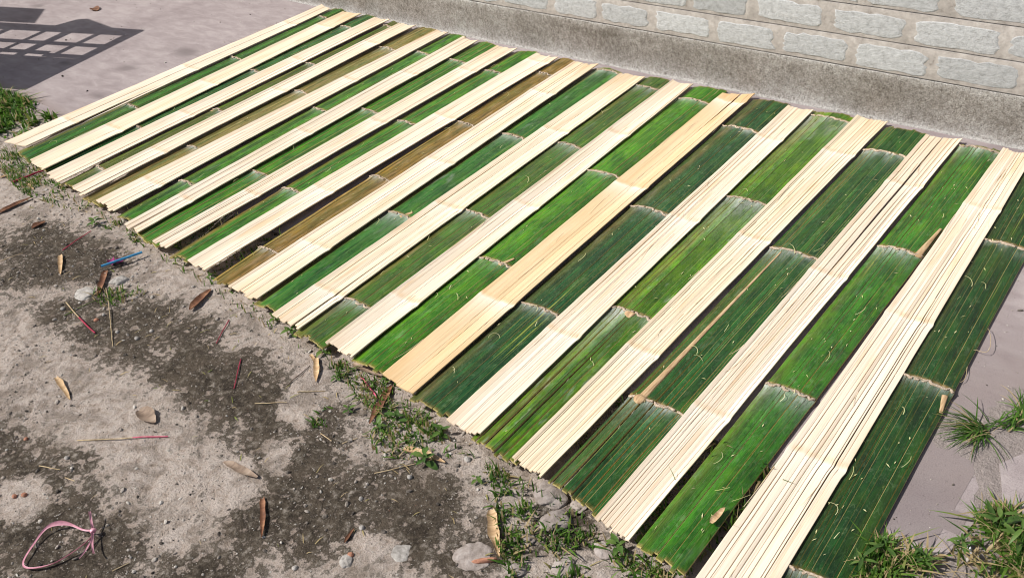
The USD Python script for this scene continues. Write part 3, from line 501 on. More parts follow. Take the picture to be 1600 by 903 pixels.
# mortar: one skin with a scored line at every bed joint
rows_n = 21
zl, yl = [], []
for r in range(rows_n):
    z0 = PH + r * CH
    for dz_, dy_ in ((.000, .006), (.0014, .006), (.0030, .0), (CH * .5, -.0005), (CH - .0014, .0)): zl.append(z0 + dz_); yl.append(WY + dy_)
zl, yl = np.array(zl), np.array(yl)
PX, ZI = np.meshgrid(np.arange(-9, 3.01, .03), np.arange(len(zl)), indexing='ij'); wob = .003 * (nz(PX * 3, 0 * PX, 23) - .5)
b = MB(); b.grid(np.stack([PX, yl[ZI] - .004 * (nz(PX * 12, zl[ZI] * 12, 24) - .5), zl[ZI] + wob], -1))
b.add([[-9, WY + .01, -.05], [3, WY + .01, -.05], [3, WY + .12, -.05], [-9, WY + .12, -.05], [-9, WY + .01, 2.44], [3, WY + .01, 2.44], [3, WY + .12, 2.44], [-9, WY + .12, 2.44]],
      [[1, 0, 4], [1, 4, 5], [2, 1, 5], [2, 5, 6], [3, 2, 6], [3, 6, 7], [0, 3, 7], [0, 7, 4], [4, 7, 6], [4, 6, 5]], smooth=False)
b.build(wall, 'mortar', MORTARM)
def brick_geo(cx, cz, w, h, seed):
    r = np.random.default_rng(seed); n = 30; t = np.linspace(0, 2 * math.pi, n, endpoint=False) + r.uniform(0, .1)
    e = 11.0; k = (np.abs(np.cos(t)) ** e + np.abs(np.sin(t)) ** e) ** (-1 / e)
    ox, oz = np.cos(t) * k * w / 2, np.sin(t) * k * h / 2
    j = r.normal(0, .0022, n) + .008 * (nz(t * 2, seed * 3.1, seed) - .5); kk = 1 + j / (h / 2)
    ox, oz = ox * (1 + (kk - 1) * .5), oz * kk
    V, F = [], []
    for s, yy_ in ((1.06, .004), (1.0, -.0006), (.94, -.0022)):
        V += [(cx + a * s, WY + yy_ + r.normal(0, .0004), cz + c * s) for a, c in zip(ox, oz)]
    V.append((cx, WY - .0028, cz)); i = np.arange(n); j2 = (i + 1) % n
    for q in range(2): F += [(q * n + a, (q + 1) * n + a, (q + 1) * n + c) for a, c in zip(i, j2)] + [(q * n + a, (q + 1) * n + c, q * n + c) for a, c in zip(i, j2)]
    F += [(2 * n + a, 3 * n, 2 * n + c) for a, c in zip(i, j2)]
    return np.array(V), np.array(F)[:, ::-1]
for test in (0,):
    v, f = brick_geo(0, .3, .2, .08, 1); nn = normals_of(v, f); FLIP = nn[-1][1] > 0
rest = MB()
def row_bricks(r):
    seen = BRICKS.get(r, []); out = list(seen); g = np.random.default_rng(r + 4)
    lo = seen[0][0] if seen else -1.4 + (r % 2) * .13; hi = seen[-1][1] if seen else lo - .036
    while lo > -8.9: w = g.uniform(.205, .235); out.append((lo - .036 - w, lo - .036)); lo -= .036 + w
    while hi < 2.8: w = g.uniform(.215, .25); out.append((hi + .036, hi + .036 + w)); hi += .036 + w
    return out
for r in range(rows_n):
    for n_, (xa, xb) in enumerate(row_bricks(r)):
        seed = r * 100 + n_ + 50; g = np.random.default_rng(seed + 999); cx = (xa + xb) / 2
        v, f = brick_geo(cx, PH + (r + .5) * CH - .003 + g.uniform(-.002, .003), xb - xa, .077 + g.uniform(-.008, .005), seed)
        if FLIP: f = f[:, ::-1]
        if r < 4 and -4.4 < cx < .7:
            b = MB(); b.add(v, f); b.build(wall, 'brick', BRICKM)
        else: rest.add(v, f)
rest.build(wall, 'upper_bricks', BRICKM, kind='stuff')

# ------------------------------------------------------------------ bamboo strips
ORD = ['first', 'second', 'third', 'fourth', 'fifth', 'sixth', 'seventh', 'eighth', 'ninth', 'tenth', 'eleventh', 'twelfth', 'thirteenth', 'fourteenth', 'fifteenth', 'sixteenth']
EXTRA = {'C0': 'cream split bamboo strip at the far left edge of the mat, beside bare concrete', 'C15': 'wide many-cracked cream bamboo strip cut by the bottom picture edge, rightmost of the cream ones',
 'G15': 'darkest green bamboo strip, outermost on the right beside bare concrete', 'G7': 'yellow-brown stained bamboo strip, skin up, the brownest strip in the middle of the mat',
 'G3': 'dull olive-brown skin-up bamboo strip, fourth green one from the left', 'G12': 'bright yellow-green bamboo strip with chalky bloom and a knob at its front node',
 'G13': 'dark green bamboo strip with a long pale branch scar from a round knob', 'G14': 'green bamboo strip with a tan sheath scrap at its middle node, near the right side',
 'C11': 'orange-tinted cream bamboo strip, the most amber of the cream ones', 'C14': 'cream bamboo strip with a long open crack, second cream one from the right',
 'G10': 'bright mid-green bamboo strip with a dead sheath under its front end', 'G11': 'blue-dark green bamboo strip right of the orange-tinted cream strip'}
FLAKES = MB(); SPLINTERS = MB()
def LIFT(k): return .006 if k <= 8 else .002 if k <= 12 else 0.0
def top_profile(code, s, u, yn, ylen, seed):
    c = 2 * s - 1
    if code[0] == 'C': z = .0135 + LIFT(int(code[1:])) + .006 * c * c + (.007 if int(code[1:]) <= 9 else .003) * nz(u * 2.2, seed * 2.3, seed + 3, 2) - .002
    else: z = .0085 + .008 * (1 - c * c)
    y = u * ylen
    for a in yn: z = z + .0018 * np.exp(-((y - a) / .012) ** 2) * (1 if code[0] == 'G' else -.6)
    z = z + .004 * (nz(u * 5, seed * 1.7, seed, 2) - .5) + .0015 * (nz(u * 30, s * 3 + seed, seed + 1, 2) - .5)
    return z
def build_strip(code, corners, ynodes):
    k = int(code[1:]); seed = k * 2 + (code[0] == 'G') + 40; g = np.random.default_rng(seed)
    FL, FR, RL, RR = [np.array(p) for p in corners]
    if code[0] == 'G':
        d = FR - FL; FR = FR + d / np.linalg.norm(d) * .010; d = RR - RL; RR = RR + d / np.linalg.norm(d) * .010
        wl_ = .009 if k >= 8 else .004; FL = FL - [wl_, 0]; RL = RL - [wl_, 0]
        if np.linalg.norm(FR - FL) < .08:
            FL = FL - np.array([.03, 0]); 
        if code == 'G15': FR = FR - [.01, 0]; RR = RR - [.01, 0]
    F, R = (FL + FR) / 2, (RL + RR) / 2; ylen = np.linalg.norm(R - F); dy = (R - F) / ylen; dx = np.array([dy[1], -dy[0]])
    rz = math.atan2(-dy[0], dy[1])
    loc = lambda p: np.array([(p - F) @ dx, (p - F) @ dy])
    fl, fr, rl, rr = map(loc, (FL, FR, RL, RR))
    yn = [a - F[1] for a in ynodes]
    label = EXTRA.get(code) or ('%s bamboo strip, %s %s one counted from the left' % (('pale cream split', ORD[k], 'cream') if code[0] == 'C' else ('green skin-up', ORD[k], 'green')))
    t = thing('bamboo_strip', label, 'bamboo strip', (F[0], F[1], 0), rz, 'flattened bamboo strips of the drying mat')
    nl = {True: 7, False: 6}[code[0] == 'C'] + (2 if k >= 9 else 0) + (2 if k >= 12 else 0) + int(g.integers(-1, 2))
    if code == 'C11': nl = 5
    bounds = np.linspace(0, 1, nl + 1); bounds[1:-1] += g.uniform(-.42, .42, nl - 1) / nl
    nu = 150 if k < 6 else 190
    u = np.unique(np.r_[np.linspace(0, 1, nu), np.concatenate([(a + np.linspace(-.03, .03, 13)) / ylen for a in yn] or [[]])]); u = u[(u >= 0) & (u <= 1)]
    y = u * ylen
    bulge = sum(.032 * np.exp(-((y - a) / .014) ** 2) + .02 * np.exp(-np.abs(y - a) / .12) for a in yn) if yn else 0 * u
    edge_w = [(.0035 * (nz(u * 11, q * 9.1 + seed, seed + q, 3) - .5)) for q in (0, 1)]
    XL = fl[0] + u * (rl[0] - fl[0]); XR = fr[0] + u * (rr[0] - fr[0]); mid = (XL + XR) / 2; hw = (XR - XL) / 2 * (1 + bulge)
    XL, XR = mid - hw + edge_w[0], mid + hw + edge_w[1]
    if code[0] == 'G' and 3 <= k <= 10: XL = XL - .013 * np.sin(math.pi * np.clip(u * 1.05, 0, 1)) ** .7
    YL = lambda s: (1 - s) * fl[1] + s * fr[1]; YR = lambda s: (1 - s) * rl[1] + s * rr[1]
    wander = [0 * u] + [.012 / nl * 9 * (nz(u * 5, q * 3.3 + seed, seed + 11, 2) - .5) for q in range(1, nl)] + [0 * u]
    gapw = []
    for q in range(nl + 1):
        if q in (0, nl): gapw.append(0 * u); continue
        amt = g.choice([.0003, .0008, .0018, .0032], p=[.45, .33, .16, .06]) if code[0] == 'C' else g.choice([.0003, .0006, .0012], p=[.5, .3, .2])
        if code == 'C11': amt = .0003
        if code in ('C15', 'C14'): amt = max(amt, .0015)
        elif code in ('C12', 'C13', 'C10'): amt = max(amt, .0008)
        ctr, wid = g.uniform(0, 1), g.uniform(.15, .5)
        prof = np.exp(-((u - ctr) / wid) ** 2) * (.6 + .8 * nz(u * 8, q + seed, seed + 2))
        gw = .00025 + amt * prof
        if code in ('G12', 'G13') and q % 2 == 1: gw = gw + .0065 * smooth01((.42 - u) / .42) * (1 if q < 6 else .5)
        if code == 'C0' and q == nl - 1: gw = gw + .055 * smooth01((.48 - u) / .48)
        if code == 'C5' and q == 3: gw = gw + .010 * smooth01((.16 - u) / .16)
        if code in ('C3', 'C9') and q == nl - 2: gw = gw + .008 * smooth01((.3 - u) / .3)
        if code == 'C11' and q in (3, 5): gw = gw + .006 * smooth01((u - .75) / .25)
        if code == 'C14' and q == nl // 2: gw = gw + .006 * np.exp(-((u - .8) / .22) ** 2)
        gapw.append(gw)
    thick = .0034 if code[0] == 'C' else .0045
    mat_ = CM[code] if code[0] == 'C' else GM[code]
    side = g.uniform(.35, .95) if k < 10 else g.uniform(0, .5); sidew = g.uniform(.12, .42)
    flesh = g.random(nl + 1) < .42; flesh[0] = True
    for q in range(nl):
        sL = bounds[q] + wander[q] / max(.09, 1); sR = bounds[q + 1] + wander[q + 1] / max(.09, 1)
        W = XR - XL
        xl = XL + sL * W + gapw[q] / 2; xr = XL + sR * W - gapw[q + 1] / 2
        e0, e1 = g.normal(0, .0042), g.normal(0, .0035); lift = g.normal(0, .0003); tilt = g.normal(0, .0005)
        kx = np.array([0, .06, .28, .5, .72, .94, 1.0]) if code[0] == 'G' else np.array([0, .07, .35, .65, .93, 1.0])
        drop = np.zeros(len(kx)); drop[[0, -1]] = (-.0009 if flesh[q] or flesh[q + 1] else -.0002) if code[0] == 'G' else -.0004
        Xg = xl[:, None] + kx[None] * (xr - xl)[:, None]; Sg = (Xg - XL[:, None]) / W[:, None]
        y0 = YL(Sg) + e0; y1 = YR(Sg) + e1
        Yg = y0 + u[:, None] * (y1 - y0)
        Ug = np.broadcast_to(u[:, None], Sg.shape)
        Zg = top_profile(code, Sg, Ug, yn, ylen, seed) + drop[None] + lift + tilt * (kx - .5)[None] * 2
        P = np.stack([Xg, Yg, Zg], -1)
        m = np.zeros(P.shape)
        m[..., 0] = 1
        if code[0] == 'G':
            m[:, 0, 0] = .05 if flesh[q] else .8; m[:, -1, 0] = .3 if flesh[q + 1] else .85
            for a in yn:
                dd_ = a - Yg; pat = nz(Sg * 7, Yg * 26 + a * 7, seed + 5); wide = nz(Sg * 2, a * 9, seed + 15)
                m[..., 1] = np.maximum(m[..., 1], np.where(dd_ > -.004, np.exp(-np.maximum(dd_, 0) / (.006 + .022 * wide)), 0) * np.clip(-.9 + 3.2 * pat, 0, 1.0))
                if code in ('G12', 'G8', 'G14', 'G9', 'G13'):
                    far = .10 if code == 'G12' else .035
                    m[..., 1] = np.maximum(m[..., 1], np.where(dd_ > 0, np.exp(-np.maximum(dd_, 0) / far), 0) * np.clip(-.6 + 2.8 * nz(Sg * 4, Yg * 9 + a, seed + 25) - (Sg - .35) * .8, 0, 1.0))
                m[..., 2] = np.maximum(m[..., 2], .75 * np.exp(-((dd_ + .006) / .006) ** 2))
            m[..., 2] = np.maximum(m[..., 2], side * smooth01((sidew - Sg) / .12) * np.clip(nz(Sg * 3, Yg * 2.2, seed + 19) * 2 - .45, 0, 1)); m[..., 2] = np.maximum(m[..., 2], .5 * smooth01((.012 - np.minimum(Yg - y0, y1 - Yg)) / .012))
            if code == 'G7': m[..., 2] = np.maximum(m[..., 2], .8 * smooth01((Sg - .66) / .1))
            if code == 'G3': m[..., 2] = np.maximum(m[..., 2], .6 * smooth01((Sg - .75) / .12) * (Ug > .4))
        else:
            m[..., 2] = .45 * smooth01((nz(Yg * 3.5, Sg * 3 + q * .7 + seed, seed + 6) - .56) / .16)
            for n_, a in enumerate(yn):
                dd_ = Yg - a - .004 * (nz(Sg * 14, a, seed) - .5) * 4
                m[..., 1] = np.maximum(m[..., 1], .85 * np.where(dd_ < 0, np.exp(dd_ / .05), np.exp(-dd_ / .006)) * (dd_ > -.2))
                m[..., 2] = np.maximum(m[..., 2], .5 * np.exp(-((dd_ - .012) / .012) ** 2))
            m[..., 2] = np.maximum(m[..., 2], (.5 if k in (1, 8, 9, 11) else .22) * smooth01((Ug - .86) / .12) + .2 * smooth01((.05 - Ug) / .05))
            m[:, [0, -1], 2] += g.choice([0, .12, .3])
        b = MB(); b.grid(P, m, flip=True)
        Bt = P[:, [0, -1]].copy(); Bt[..., 2] -= thick
        fl_m = (0, 0, 0) if code[0] == 'G' else (1, 0, .25)
        b.grid(np.stack([P[:, 0], Bt[:, 0]], 1), fl_m); b.grid(np.stack([P[:, -1], Bt[:, 1]], 1), fl_m, flip=True)
        b.grid(Bt, fl_m)
        for e, fp in ((0, False), (-1, True)):
            low = P[e].copy(); low[:, 2] -= thick; b.grid(np.stack([P[e], low], 0), fl_m, flip=not fp)
        b.build(t, 'lath', mat_)
    if code[0] == 'G':
        for n_, a in enumerate(yn):
            if not 0.01 < a < ylen - .01: continue
            s = np.linspace(.02, .98, 25); ui = a / ylen
            xs = np.interp(ui, u, XL) + s * np.interp(ui, u, XR - XL)
            zs = top_profile(code, s, np.full_like(s, ui), yn, ylen, seed)
            ys = a + .013 * (nz(s * 6, a * 3, seed + 9, 4) - .5)
            rad = .0012 + .0042 * nz(s * 13, a * 5, seed + 8)
            b = MB(); cuts = sorted(g.choice(np.arange(5, 21), 2, replace=False)); P3 = np.stack([xs, ys + .0035 * np.sign(nz(s * 9, a, seed + 31) - .5), zs + .0006], -1)
            for c0, c1 in zip([0, *cuts], [*cuts, 25]):
                if c1 - c0 >= 3:
                    v, f = tube_pts(P3[c0:c1], rad[c0:c1], 6, .9); b.add(v, f)
            i0 = int(g.integers(2, 8)); v, f = tube_pts(np.stack([xs, ys + .005 + .006 * (nz(s * 7, a, seed + 29) - .5), zs - .0004], -1)[i0:i0 + 13], .0013, 5, .8); b.add(v, f); b.build(t, 'node_ring', NODE_MAT)
    if code[0] == 'C':      # torn fibres along the cracks and edges
        for _ in range(16 if k > 8 else 8):
            q_ = int(g.integers(0, nl + 1)); u0 = g.uniform(.02, .9); Ls = g.uniform(.03, .14); sgn = g.choice([-1, 1]); off = g.uniform(.001, .006); n_ = 6
            uu = np.linspace(u0, min(u0 + Ls / ylen, .995), n_); sb = bounds[q_] + np.interp(uu, u, wander[q_]); x_ = np.interp(uu, u, XL) + sb * np.interp(uu, u, XR - XL) + sgn * off * np.linspace(1, 0, n_) ** 2 * g.choice([1, 2.2])
            z_ = top_profile(code, np.clip(sb, 0, 1), uu, yn, ylen, seed) + .0008 + np.linspace(1, 0, n_) ** 2 * g.uniform(.001, .006); w_ = g.uniform(.0005, .0011) * np.linspace(.4, 1, n_)
            ax = np.r_[x_ - w_, x_ + w_]; ay = np.r_[uu * ylen, uu * ylen]; az = np.r_[z_, z_]
            SPLINTERS.add(np.stack([F[0] + ax * dx[0] + ay * dy[0], F[1] + ax * dx[1] + ay * dy[1], az], -1), [[i, i + n_ + 1, i + 1] for i in range(n_ - 1)] + [[i, i + n_, i + n_ + 1] for i in range(n_ - 1)])
    # tiny pale shavings lying on the green skins
    if code[0] == 'G':
        nf = 26 if k > 8 else 14
        for _ in range(nf + (24 if code in ('G15', 'G14') else 0)):
            s_, u_ = g.uniform(.08, .9), g.uniform(.03, .97); x = np.interp(u_, u, XL) + s_ * np.interp(u_, u, XR - XL)
            z = float(top_profile(code, np.array([s_]), np.array([u_]), yn, ylen, seed)[0]) + .0012
            if _ % 6 == 0:      # a curled thread of skin
                L_, R_, a0 = g.uniform(.02, .06), g.uniform(.015, .08), g.normal(1.4, .5); th = np.linspace(0, L_ / R_, 7); w_ = g.uniform(.0004, .0008)
                lx = x + np.cumsum(np.cos(a0 + th)) * L_ / 7; ly = u_ * ylen + np.cumsum(np.sin(a0 + th)) * L_ / 7; lz = z + .002 + .004 * np.sin(np.linspace(0, 3.1, 7)); nxs, nys = -np.sin(a0 + th), np.cos(a0 + th)
                ax = np.r_[lx - nxs * w_, lx + nxs * w_]; ay = np.r_[ly - nys * w_, ly + nys * w_]; az = np.r_[lz, lz]
                FLAKES.add(np.stack([F[0] + ax * dx[0] + ay * dy[0], F[1] + ax * dx[1] + ay * dy[1], az], -1), [[i, i + 1, i + 8] for i in range(6)] + [[i, i + 8, i + 7] for i in range(6)])
                continue
            L_, w_, an = g.uniform(.004, .016), g.uniform(.0006, .0018), g.normal(1.57, .7)
            c_, s2 = math.cos(an), math.sin(an); q4 = np.array([[-L_ / 2, -w_ * .3, 0], [0, -w_, .0012], [L_ / 2, 0, .0004], [0, w_, .0006]])
            pts = np.stack([x + q4[:, 0] * c_ - q4[:, 1] * s2, u_ * ylen + q4[:, 0] * s2 + q4[:, 1] * c_, z + q4[:, 2]], -1)
            wx = F[0] + pts[:, 0] * dx[0] + pts[:, 1] * dy[0]; wy = F[1] + pts[:, 0] * dx[1] + pts[:, 1] * dy[1]
            FLAKES.add(np.stack([wx, wy, pts[:, 2]], -1), [[0, 1, 2], [0, 2, 3]])
    return t, (F, dx, dy)
FR_ = {}
for code, corners, ynodes in STRIPS: FR_[code] = build_strip(code, corners, ynodes)
SPLINTERS.build(None, 'bamboo_splinters', simple('bamboo_fibre_splinter', [(.3, (.45, .30, .16)), (.55, (.74, .60, .42)), (.8, (.84, .74, .58))], (40, 6, 40), .7, .1), 'fine torn fibres along the cracks of the cream strips', 'splinters', kind='stuff')
FLAKES.build(None, 'bamboo_shavings', FLAKEM, 'tiny pale shavings scattered over the green bamboo skins', 'shavings', kind='stuff')

def to_local(code, p, z=0):
    F, dx, dy = FR_[code][1]; p = np.asarray(p[:2]) - F; return np.array([p @ dx, p @ dy, z])
def scar(code, name, p0, p1, w0, w1, z0, knob=0.0, label=None):
    a, c = to_local(code, p0), to_local(code, p1); n = 14; s = np.linspace(0, 1, n)
    P = a[None] + s[:, None] * (c - a)[None]; P[:, 2] = z0; w = w0 + (w1 - w0) * s ** .6
    b = MB(); v, f = tube_pts(P, w * (1 + .25 * (nz(s * 6, w0 * 900, 3) - .5)), 8, .35); b.add(v, f)
    if knob:
        v, f = lump(knob, 1, 1, .6, 3); b.add(v + [a[0], a[1], z0], f)
    b.build(FR_[code][0], name, SHEATH, label)
scar('G13', 'branch_scar', BSTUB[0], BSTUB[2], .011, .0022, .0145, .016)
scar('G12', 'branch_scar', KNOB12[0], KNOB12[1], .009, .002, .0145, .015)
scar('G14', 'sheath_scrap', SHEATH14[0], SHEATH14[1], .014, .004, .013)
scar('G8', 'sheath_scrap', SHEATH8[0], SHEATH8[1], .013, .006, .014)
scar('G10', 'sheath_scrap', SHEATH10[0], SHEATH10[1], .010, .004, .014)
scar('G15', 'sheath_scrap', SH15[0], SH15[1], .008, .004, .012)
scar('G2', 'sheath_scrap', SH3[0], SH3[1], .010, .005, .014)
# thin curled fibre lying off the right edge of the darkest strip
p = spline([(x, y, z) for (x, y), z in zip(FIBRE, (.006, .016, .012, .010, .008, .006))], 30)
b = MB(); v, f = tube_pts(p, .0007, 5); b.add(v, f); b.build(None, 'bamboo_fibre', STRAWM, 'pale curled bamboo fibre at the right edge of the darkest green strip', 'fibre')

# ------------------------------------------------------------------ vegetation
def gz(x, y):
    x, y = np.atleast_1d(np.asarray(x, float)), np.atleast_1d(np.asarray(y, float)); h = dirt_height(x, y); return np.where(h < -.05, 0.0, h)
FOOT = shapely.union_all([shapely.Polygon([c[0], c[1], c[3], c[2]]) for _, c, _ in STRIPS]).buffer(.004)
def blades(b, X, Y, H, g, wid=(.002, .004), lean=.6, dry=.12, zoff=0):
    Z0 = gz(X, Y) + zoff; X, Y, H = map(np.asarray, (X, Y, H)); H = np.where(shapely.contains(FOOT, shapely.points(X, Y)), np.minimum(H, .012), H)
    for x, y, h, z0 in zip(X, Y, H, Z0):
        a = g.uniform(0, 2 * math.pi); l = abs(g.normal(0, lean)) * h; w = g.uniform(*wid); ca, sa = math.cos(a), math.sin(a)
        t = np.array([0, .4, .75, 1.0]); cx = x + ca * l * t ** 1.7; cy = y + sa * l * t ** 1.7; cz = z0 - .002 + h * t * (1 - .35 * min(1, l / h) * t)
        ww = w * np.array([.8, 1, .7]); V = []
        for i in range(3): V += [(cx[i] - sa * ww[i], cy[i] + ca * ww[i], cz[i]), (cx[i] + sa * ww[i], cy[i] - ca * ww[i], cz[i])]
        V.append((cx[3], cy[3], cz[3]))
        tone = (.42 + g.random() * .14) if g.random() < dry else g.uniform(-.28, .22)
        b.add(V, [[0, 1, 3], [0, 3, 2], [2, 3, 5], [2, 5, 4], [4, 5, 6]], (tone + .5, 0, 0))
def scatter(pg, n, g, clump=None, seed=0):
    x0, y0, x1, y1 = pg.bounds; out = np.zeros((0, 2))
    while len(out) < n:
        P = np.stack([g.uniform(x0, x1, n * 2), g.uniform(y0, y1, n * 2)], -1); k = shapely.contains(pg, shapely.points(P[:, 0], P[:, 1]))
        if clump is not None: k &= nz(P[:, 0] * clump, P[:, 1] * clump, seed) + g.normal(0, .06, len(P)) > .53
        out = np.vstack([out, P[k]])
    return out[:n]
g = np.random.default_rng(11)
b = MB(); P = scatter(poly(GRASS_CORNER), 4600, g, 9, 3); blades(b, P[:, 0], P[:, 1], g.uniform(.02, .06, len(P)), g, (.0025, .0065), .9, .12)
b.build(None, 'grass', LEAFM, 'low green grass at the corner where the slab ends, left of the mat', 'grass', kind='stuff')
dens = [1100, 900, 620, 300, 1100, 330, 900, 110, 130, 50]
hts = [.020, .03, .02, .02, .024, .03, .040, .022, .025, .015]
b = MB()
for pl_, n, h in zip(GRASS_EDGE, dens, hts):
    pg = poly(pl_).buffer(.012).difference(slab_poly); P = scatter(pg, n, g, 12, 6); blades(b, P[:, 0], P[:, 1], h * g.uniform(.4, 1.3, n), g, (.0012, .003), .8, .25)
# long thin stalks poking up between the strips
for (x, y) in ((-2.66, 1.42), (-2.63, 1.47), (-2.70, 1.38), (-2.60, 1.43), (-2.45, 1.36), (-3.06, 1.33), (-.77, 1.24), (-.80, 1.30), (-.64, 1.26), (-.66, 1.33), (-.65, 1.20), (-.79, 1.18)):
    for _ in range(3): blades(b, [x + g.normal(0, .01)], [y + g.normal(0, .015)], [g.uniform(.05, .09)], g, (.0008, .0016), .35, .2)
pg = shapely.Polygon([(-4.1, 1.33), (-.6, 1.02), (-.6, 1.42), (-4.1, 1.6)]).difference(FOOT.buffer(.003)).difference(slab_poly); P = scatter(pg, 500, g); blades(b, P[:, 0], P[:, 1], g.uniform(.015, .045, len(P)), g, (.001, .0022), .4, .25)
b.build(None, 'grass', LEAFM, 'sparse grass growing along and under the front ends of the strips', 'grass', kind='stuff')
b = MB(); pg = poly(GRASS_CORNER2).difference(slab_poly.buffer(-.01)); P = scatter(pg, 2600, g, 10, 9); blades(b, P[:, 0], P[:, 1], g.uniform(.015, .05, len(P)), g, (.0015, .0035), .9, .3)
b.build(None, 'grass', LEAFM, 'mixed green and dry grass in the lower right corner below the broken slab', 'grass', kind='stuff')

b = MB(); P = scatter(poly(GRASS_CORNER2).difference(slab_poly.buffer(-.01)), 60, g)
for (x, y) in P:
    a = g.uniform(0, 6.28); L_ = g.uniform(.04, .10); s = np.linspace(0, 1, 6); q = np.stack([x + math.cos(a) * L_ * s, y + math.sin(a) * L_ * s, float(gz(x, y)[0]) + .004 + g.uniform(.2, .6) * L_ * np.sin(s * 2.2)], -1)
    v, f = tube_pts(q, .0009 * np.linspace(1, .5, 6), 4); b.add(v, f, (.98, 0, 0))
b.build(None, 'dry_stalks', LEAFM, 'thin bent dry stalks among the weeds in the lower right corner', 'dry stalks', kind='stuff')
def leaf_geo(b, base, az, L_, w, rise, droop, tone, fold=.25):
    t = np.linspace(0, 1, 6); wd = w * np.sin(math.pi * (t ** .8) * .96 + .05) ; ca, sa = math.cos(az), math.sin(az)
    r = L_ * t; z = base[2] + L_ * (rise * t - droop * t * t); V = []
    for i in range(6):
        cx, cy = base[0] + ca * r[i], base[1] + sa * r[i]
        V += [(cx - sa * wd[i], cy + ca * wd[i], z[i] + fold * wd[i]), (cx, cy, z[i]), (cx + sa * wd[i], cy - ca * wd[i], z[i] + fold * wd[i])]
    F = []
    for i in range(5):
        for k in (0, 1): a = i * 3 + k; F += [[a, a + 3, a + 4], [a, a + 4, a + 1]]
    b.add(V, np.array(F)[:, ::-1], (tone, 0, 0))
def weed(x, y, s, label, group, name='weed', big=False, g=None):
    z = float(gz(x, y)[0]); t = thing(name, label, 'weed', (x, y, z), 0, group)
    b = MB(); H = .022 * s if not big else .06 * s
    p = np.array([[0, 0, -.004], [.002 * s, .001, H * .5], [.003 * s, 0, H]]); v, f = tube_pts(p, .0012 * s, 5); b.add(v, f, (.5, 0, 0)); b.build(t, 'stem', WEEDM)
    n = int(g.integers(5, 9)) if not big else int(g.integers(9, 14))
    for i in range(n):
        b = MB(); az = i * 2.399 + g.uniform(-.3, .3); L_ = s * g.uniform(.013, .032) * (1 if not big else g.uniform(1.1, 2.1))
        zb = H * (.2 + .8 * i / n)
        leaf_geo(b, (.002 * math.cos(az), .002 * math.sin(az), zb), az, L_, L_ * (.24 if not big else .12), g.uniform(.1, .6), g.uniform(.1, .5), g.uniform(.35, .75)); b.build(t, 'leaf', WEEDM)
wl = ['above the blue straw, alone in the sand near the mat', 'under the front end of the ninth cream strip', 'under the front end of the tenth green strip', 'at the split end of the ninth green strip', 'near the front of the long sheath chip', 'just above the pale long sheath chip', 'left of the curled red-brown leaf', 'touching the curled red-brown leaf', 'tiny, in bare sand right of the upright chip', 'at the tip of the orange-tinted strip', 'left of the orange-tinted strip tip', 'alone in bare grey soil below the split green strip', 'in front of the second cream strip from the right', 'deep in the gap right of the seventh cream strip', 'in the gap below the brownest strip', 'in the shaded gap left of the ninth cream strip', 'in the sand before the sixth cream strip', 'small, at the left end of the mat', 'tiny, below the leftmost cream strip', 'at the corner of the last whole cream strip', 'below the blue-dark strip end', 'tiny, next to the upright tan chip']
for i, (x, y, s) in enumerate(WEED_AT): weed(x, y, s, 'small round-leaved weed ' + wl[i], 'small weeds along the mat', g=g)
bl = ['tall, by the turquoise scraps in the right corner', 'at the slab tip beside the darkest strip', 'below the broken slab tip, middle of three', 'at the far right picture edge', 'lowest, in the right corner grass', 'half under the end of the darkest strip']
for i, (x, y) in enumerate(BIGWEED_AT): weed(x, y, 1.15 if i in (0, 3) else .75, 'long-leaved green weed ' + bl[i], 'broad weeds in the right corner', 'broad_weed', True, g)
tl = ['dense drooping grass tuft growing from the slab seam right of the mat', 'small upright grass tuft behind the drooping one', 'grass tuft with dry stalks at the right picture edge']
for i, (x, y) in enumerate(TUFT_AT):
    t = thing('grass_tuft', tl[i], 'grass tuft', (x, y, .004), 0)
    b = MB(); n = (90, 26, 46)[i]
    for _ in range(n):
        az = g.normal((3.7, 1.2, 1.5)[i], .75) if g.random() < (.85, .5, .6)[i] else g.uniform(0, 6.28); L_ = g.uniform(.05, .115) * (1, .6, .8)[i]; w = g.uniform(.0012, .0024)
        tt = np.linspace(0, 1, 6); ri = g.uniform(.15, .7); r_ = L_ * tt ** 1.2; zz_ = L_ * (ri * tt - (ri + .02) * .85 * tt ** 2.2); ca, sa = math.cos(az), math.sin(az); V = []
        bx, by = g.normal(0, .010, 2)
        for j in range(5): ww = w * (1 - .7 * tt[j]); V += [(bx + ca * r_[j] - sa * ww, by + sa * r_[j] + ca * ww, zz_[j]), (bx + ca * r_[j] + sa * ww, by + sa * r_[j] - ca * ww, zz_[j])]
        V.append((bx + ca * r_[5], by + sa * r_[5], zz_[5])); F = []
        for j in range(4): a = 2 * j; F += [[a, a + 1, a + 3], [a, a + 3, a + 2]]
        F.append([8, 9, 10]); b.add(V, F, (.95 if g.random() < .18 else g.uniform(.1, .55), 0, 0))
    b.build(t, 'blades', LEAFM)

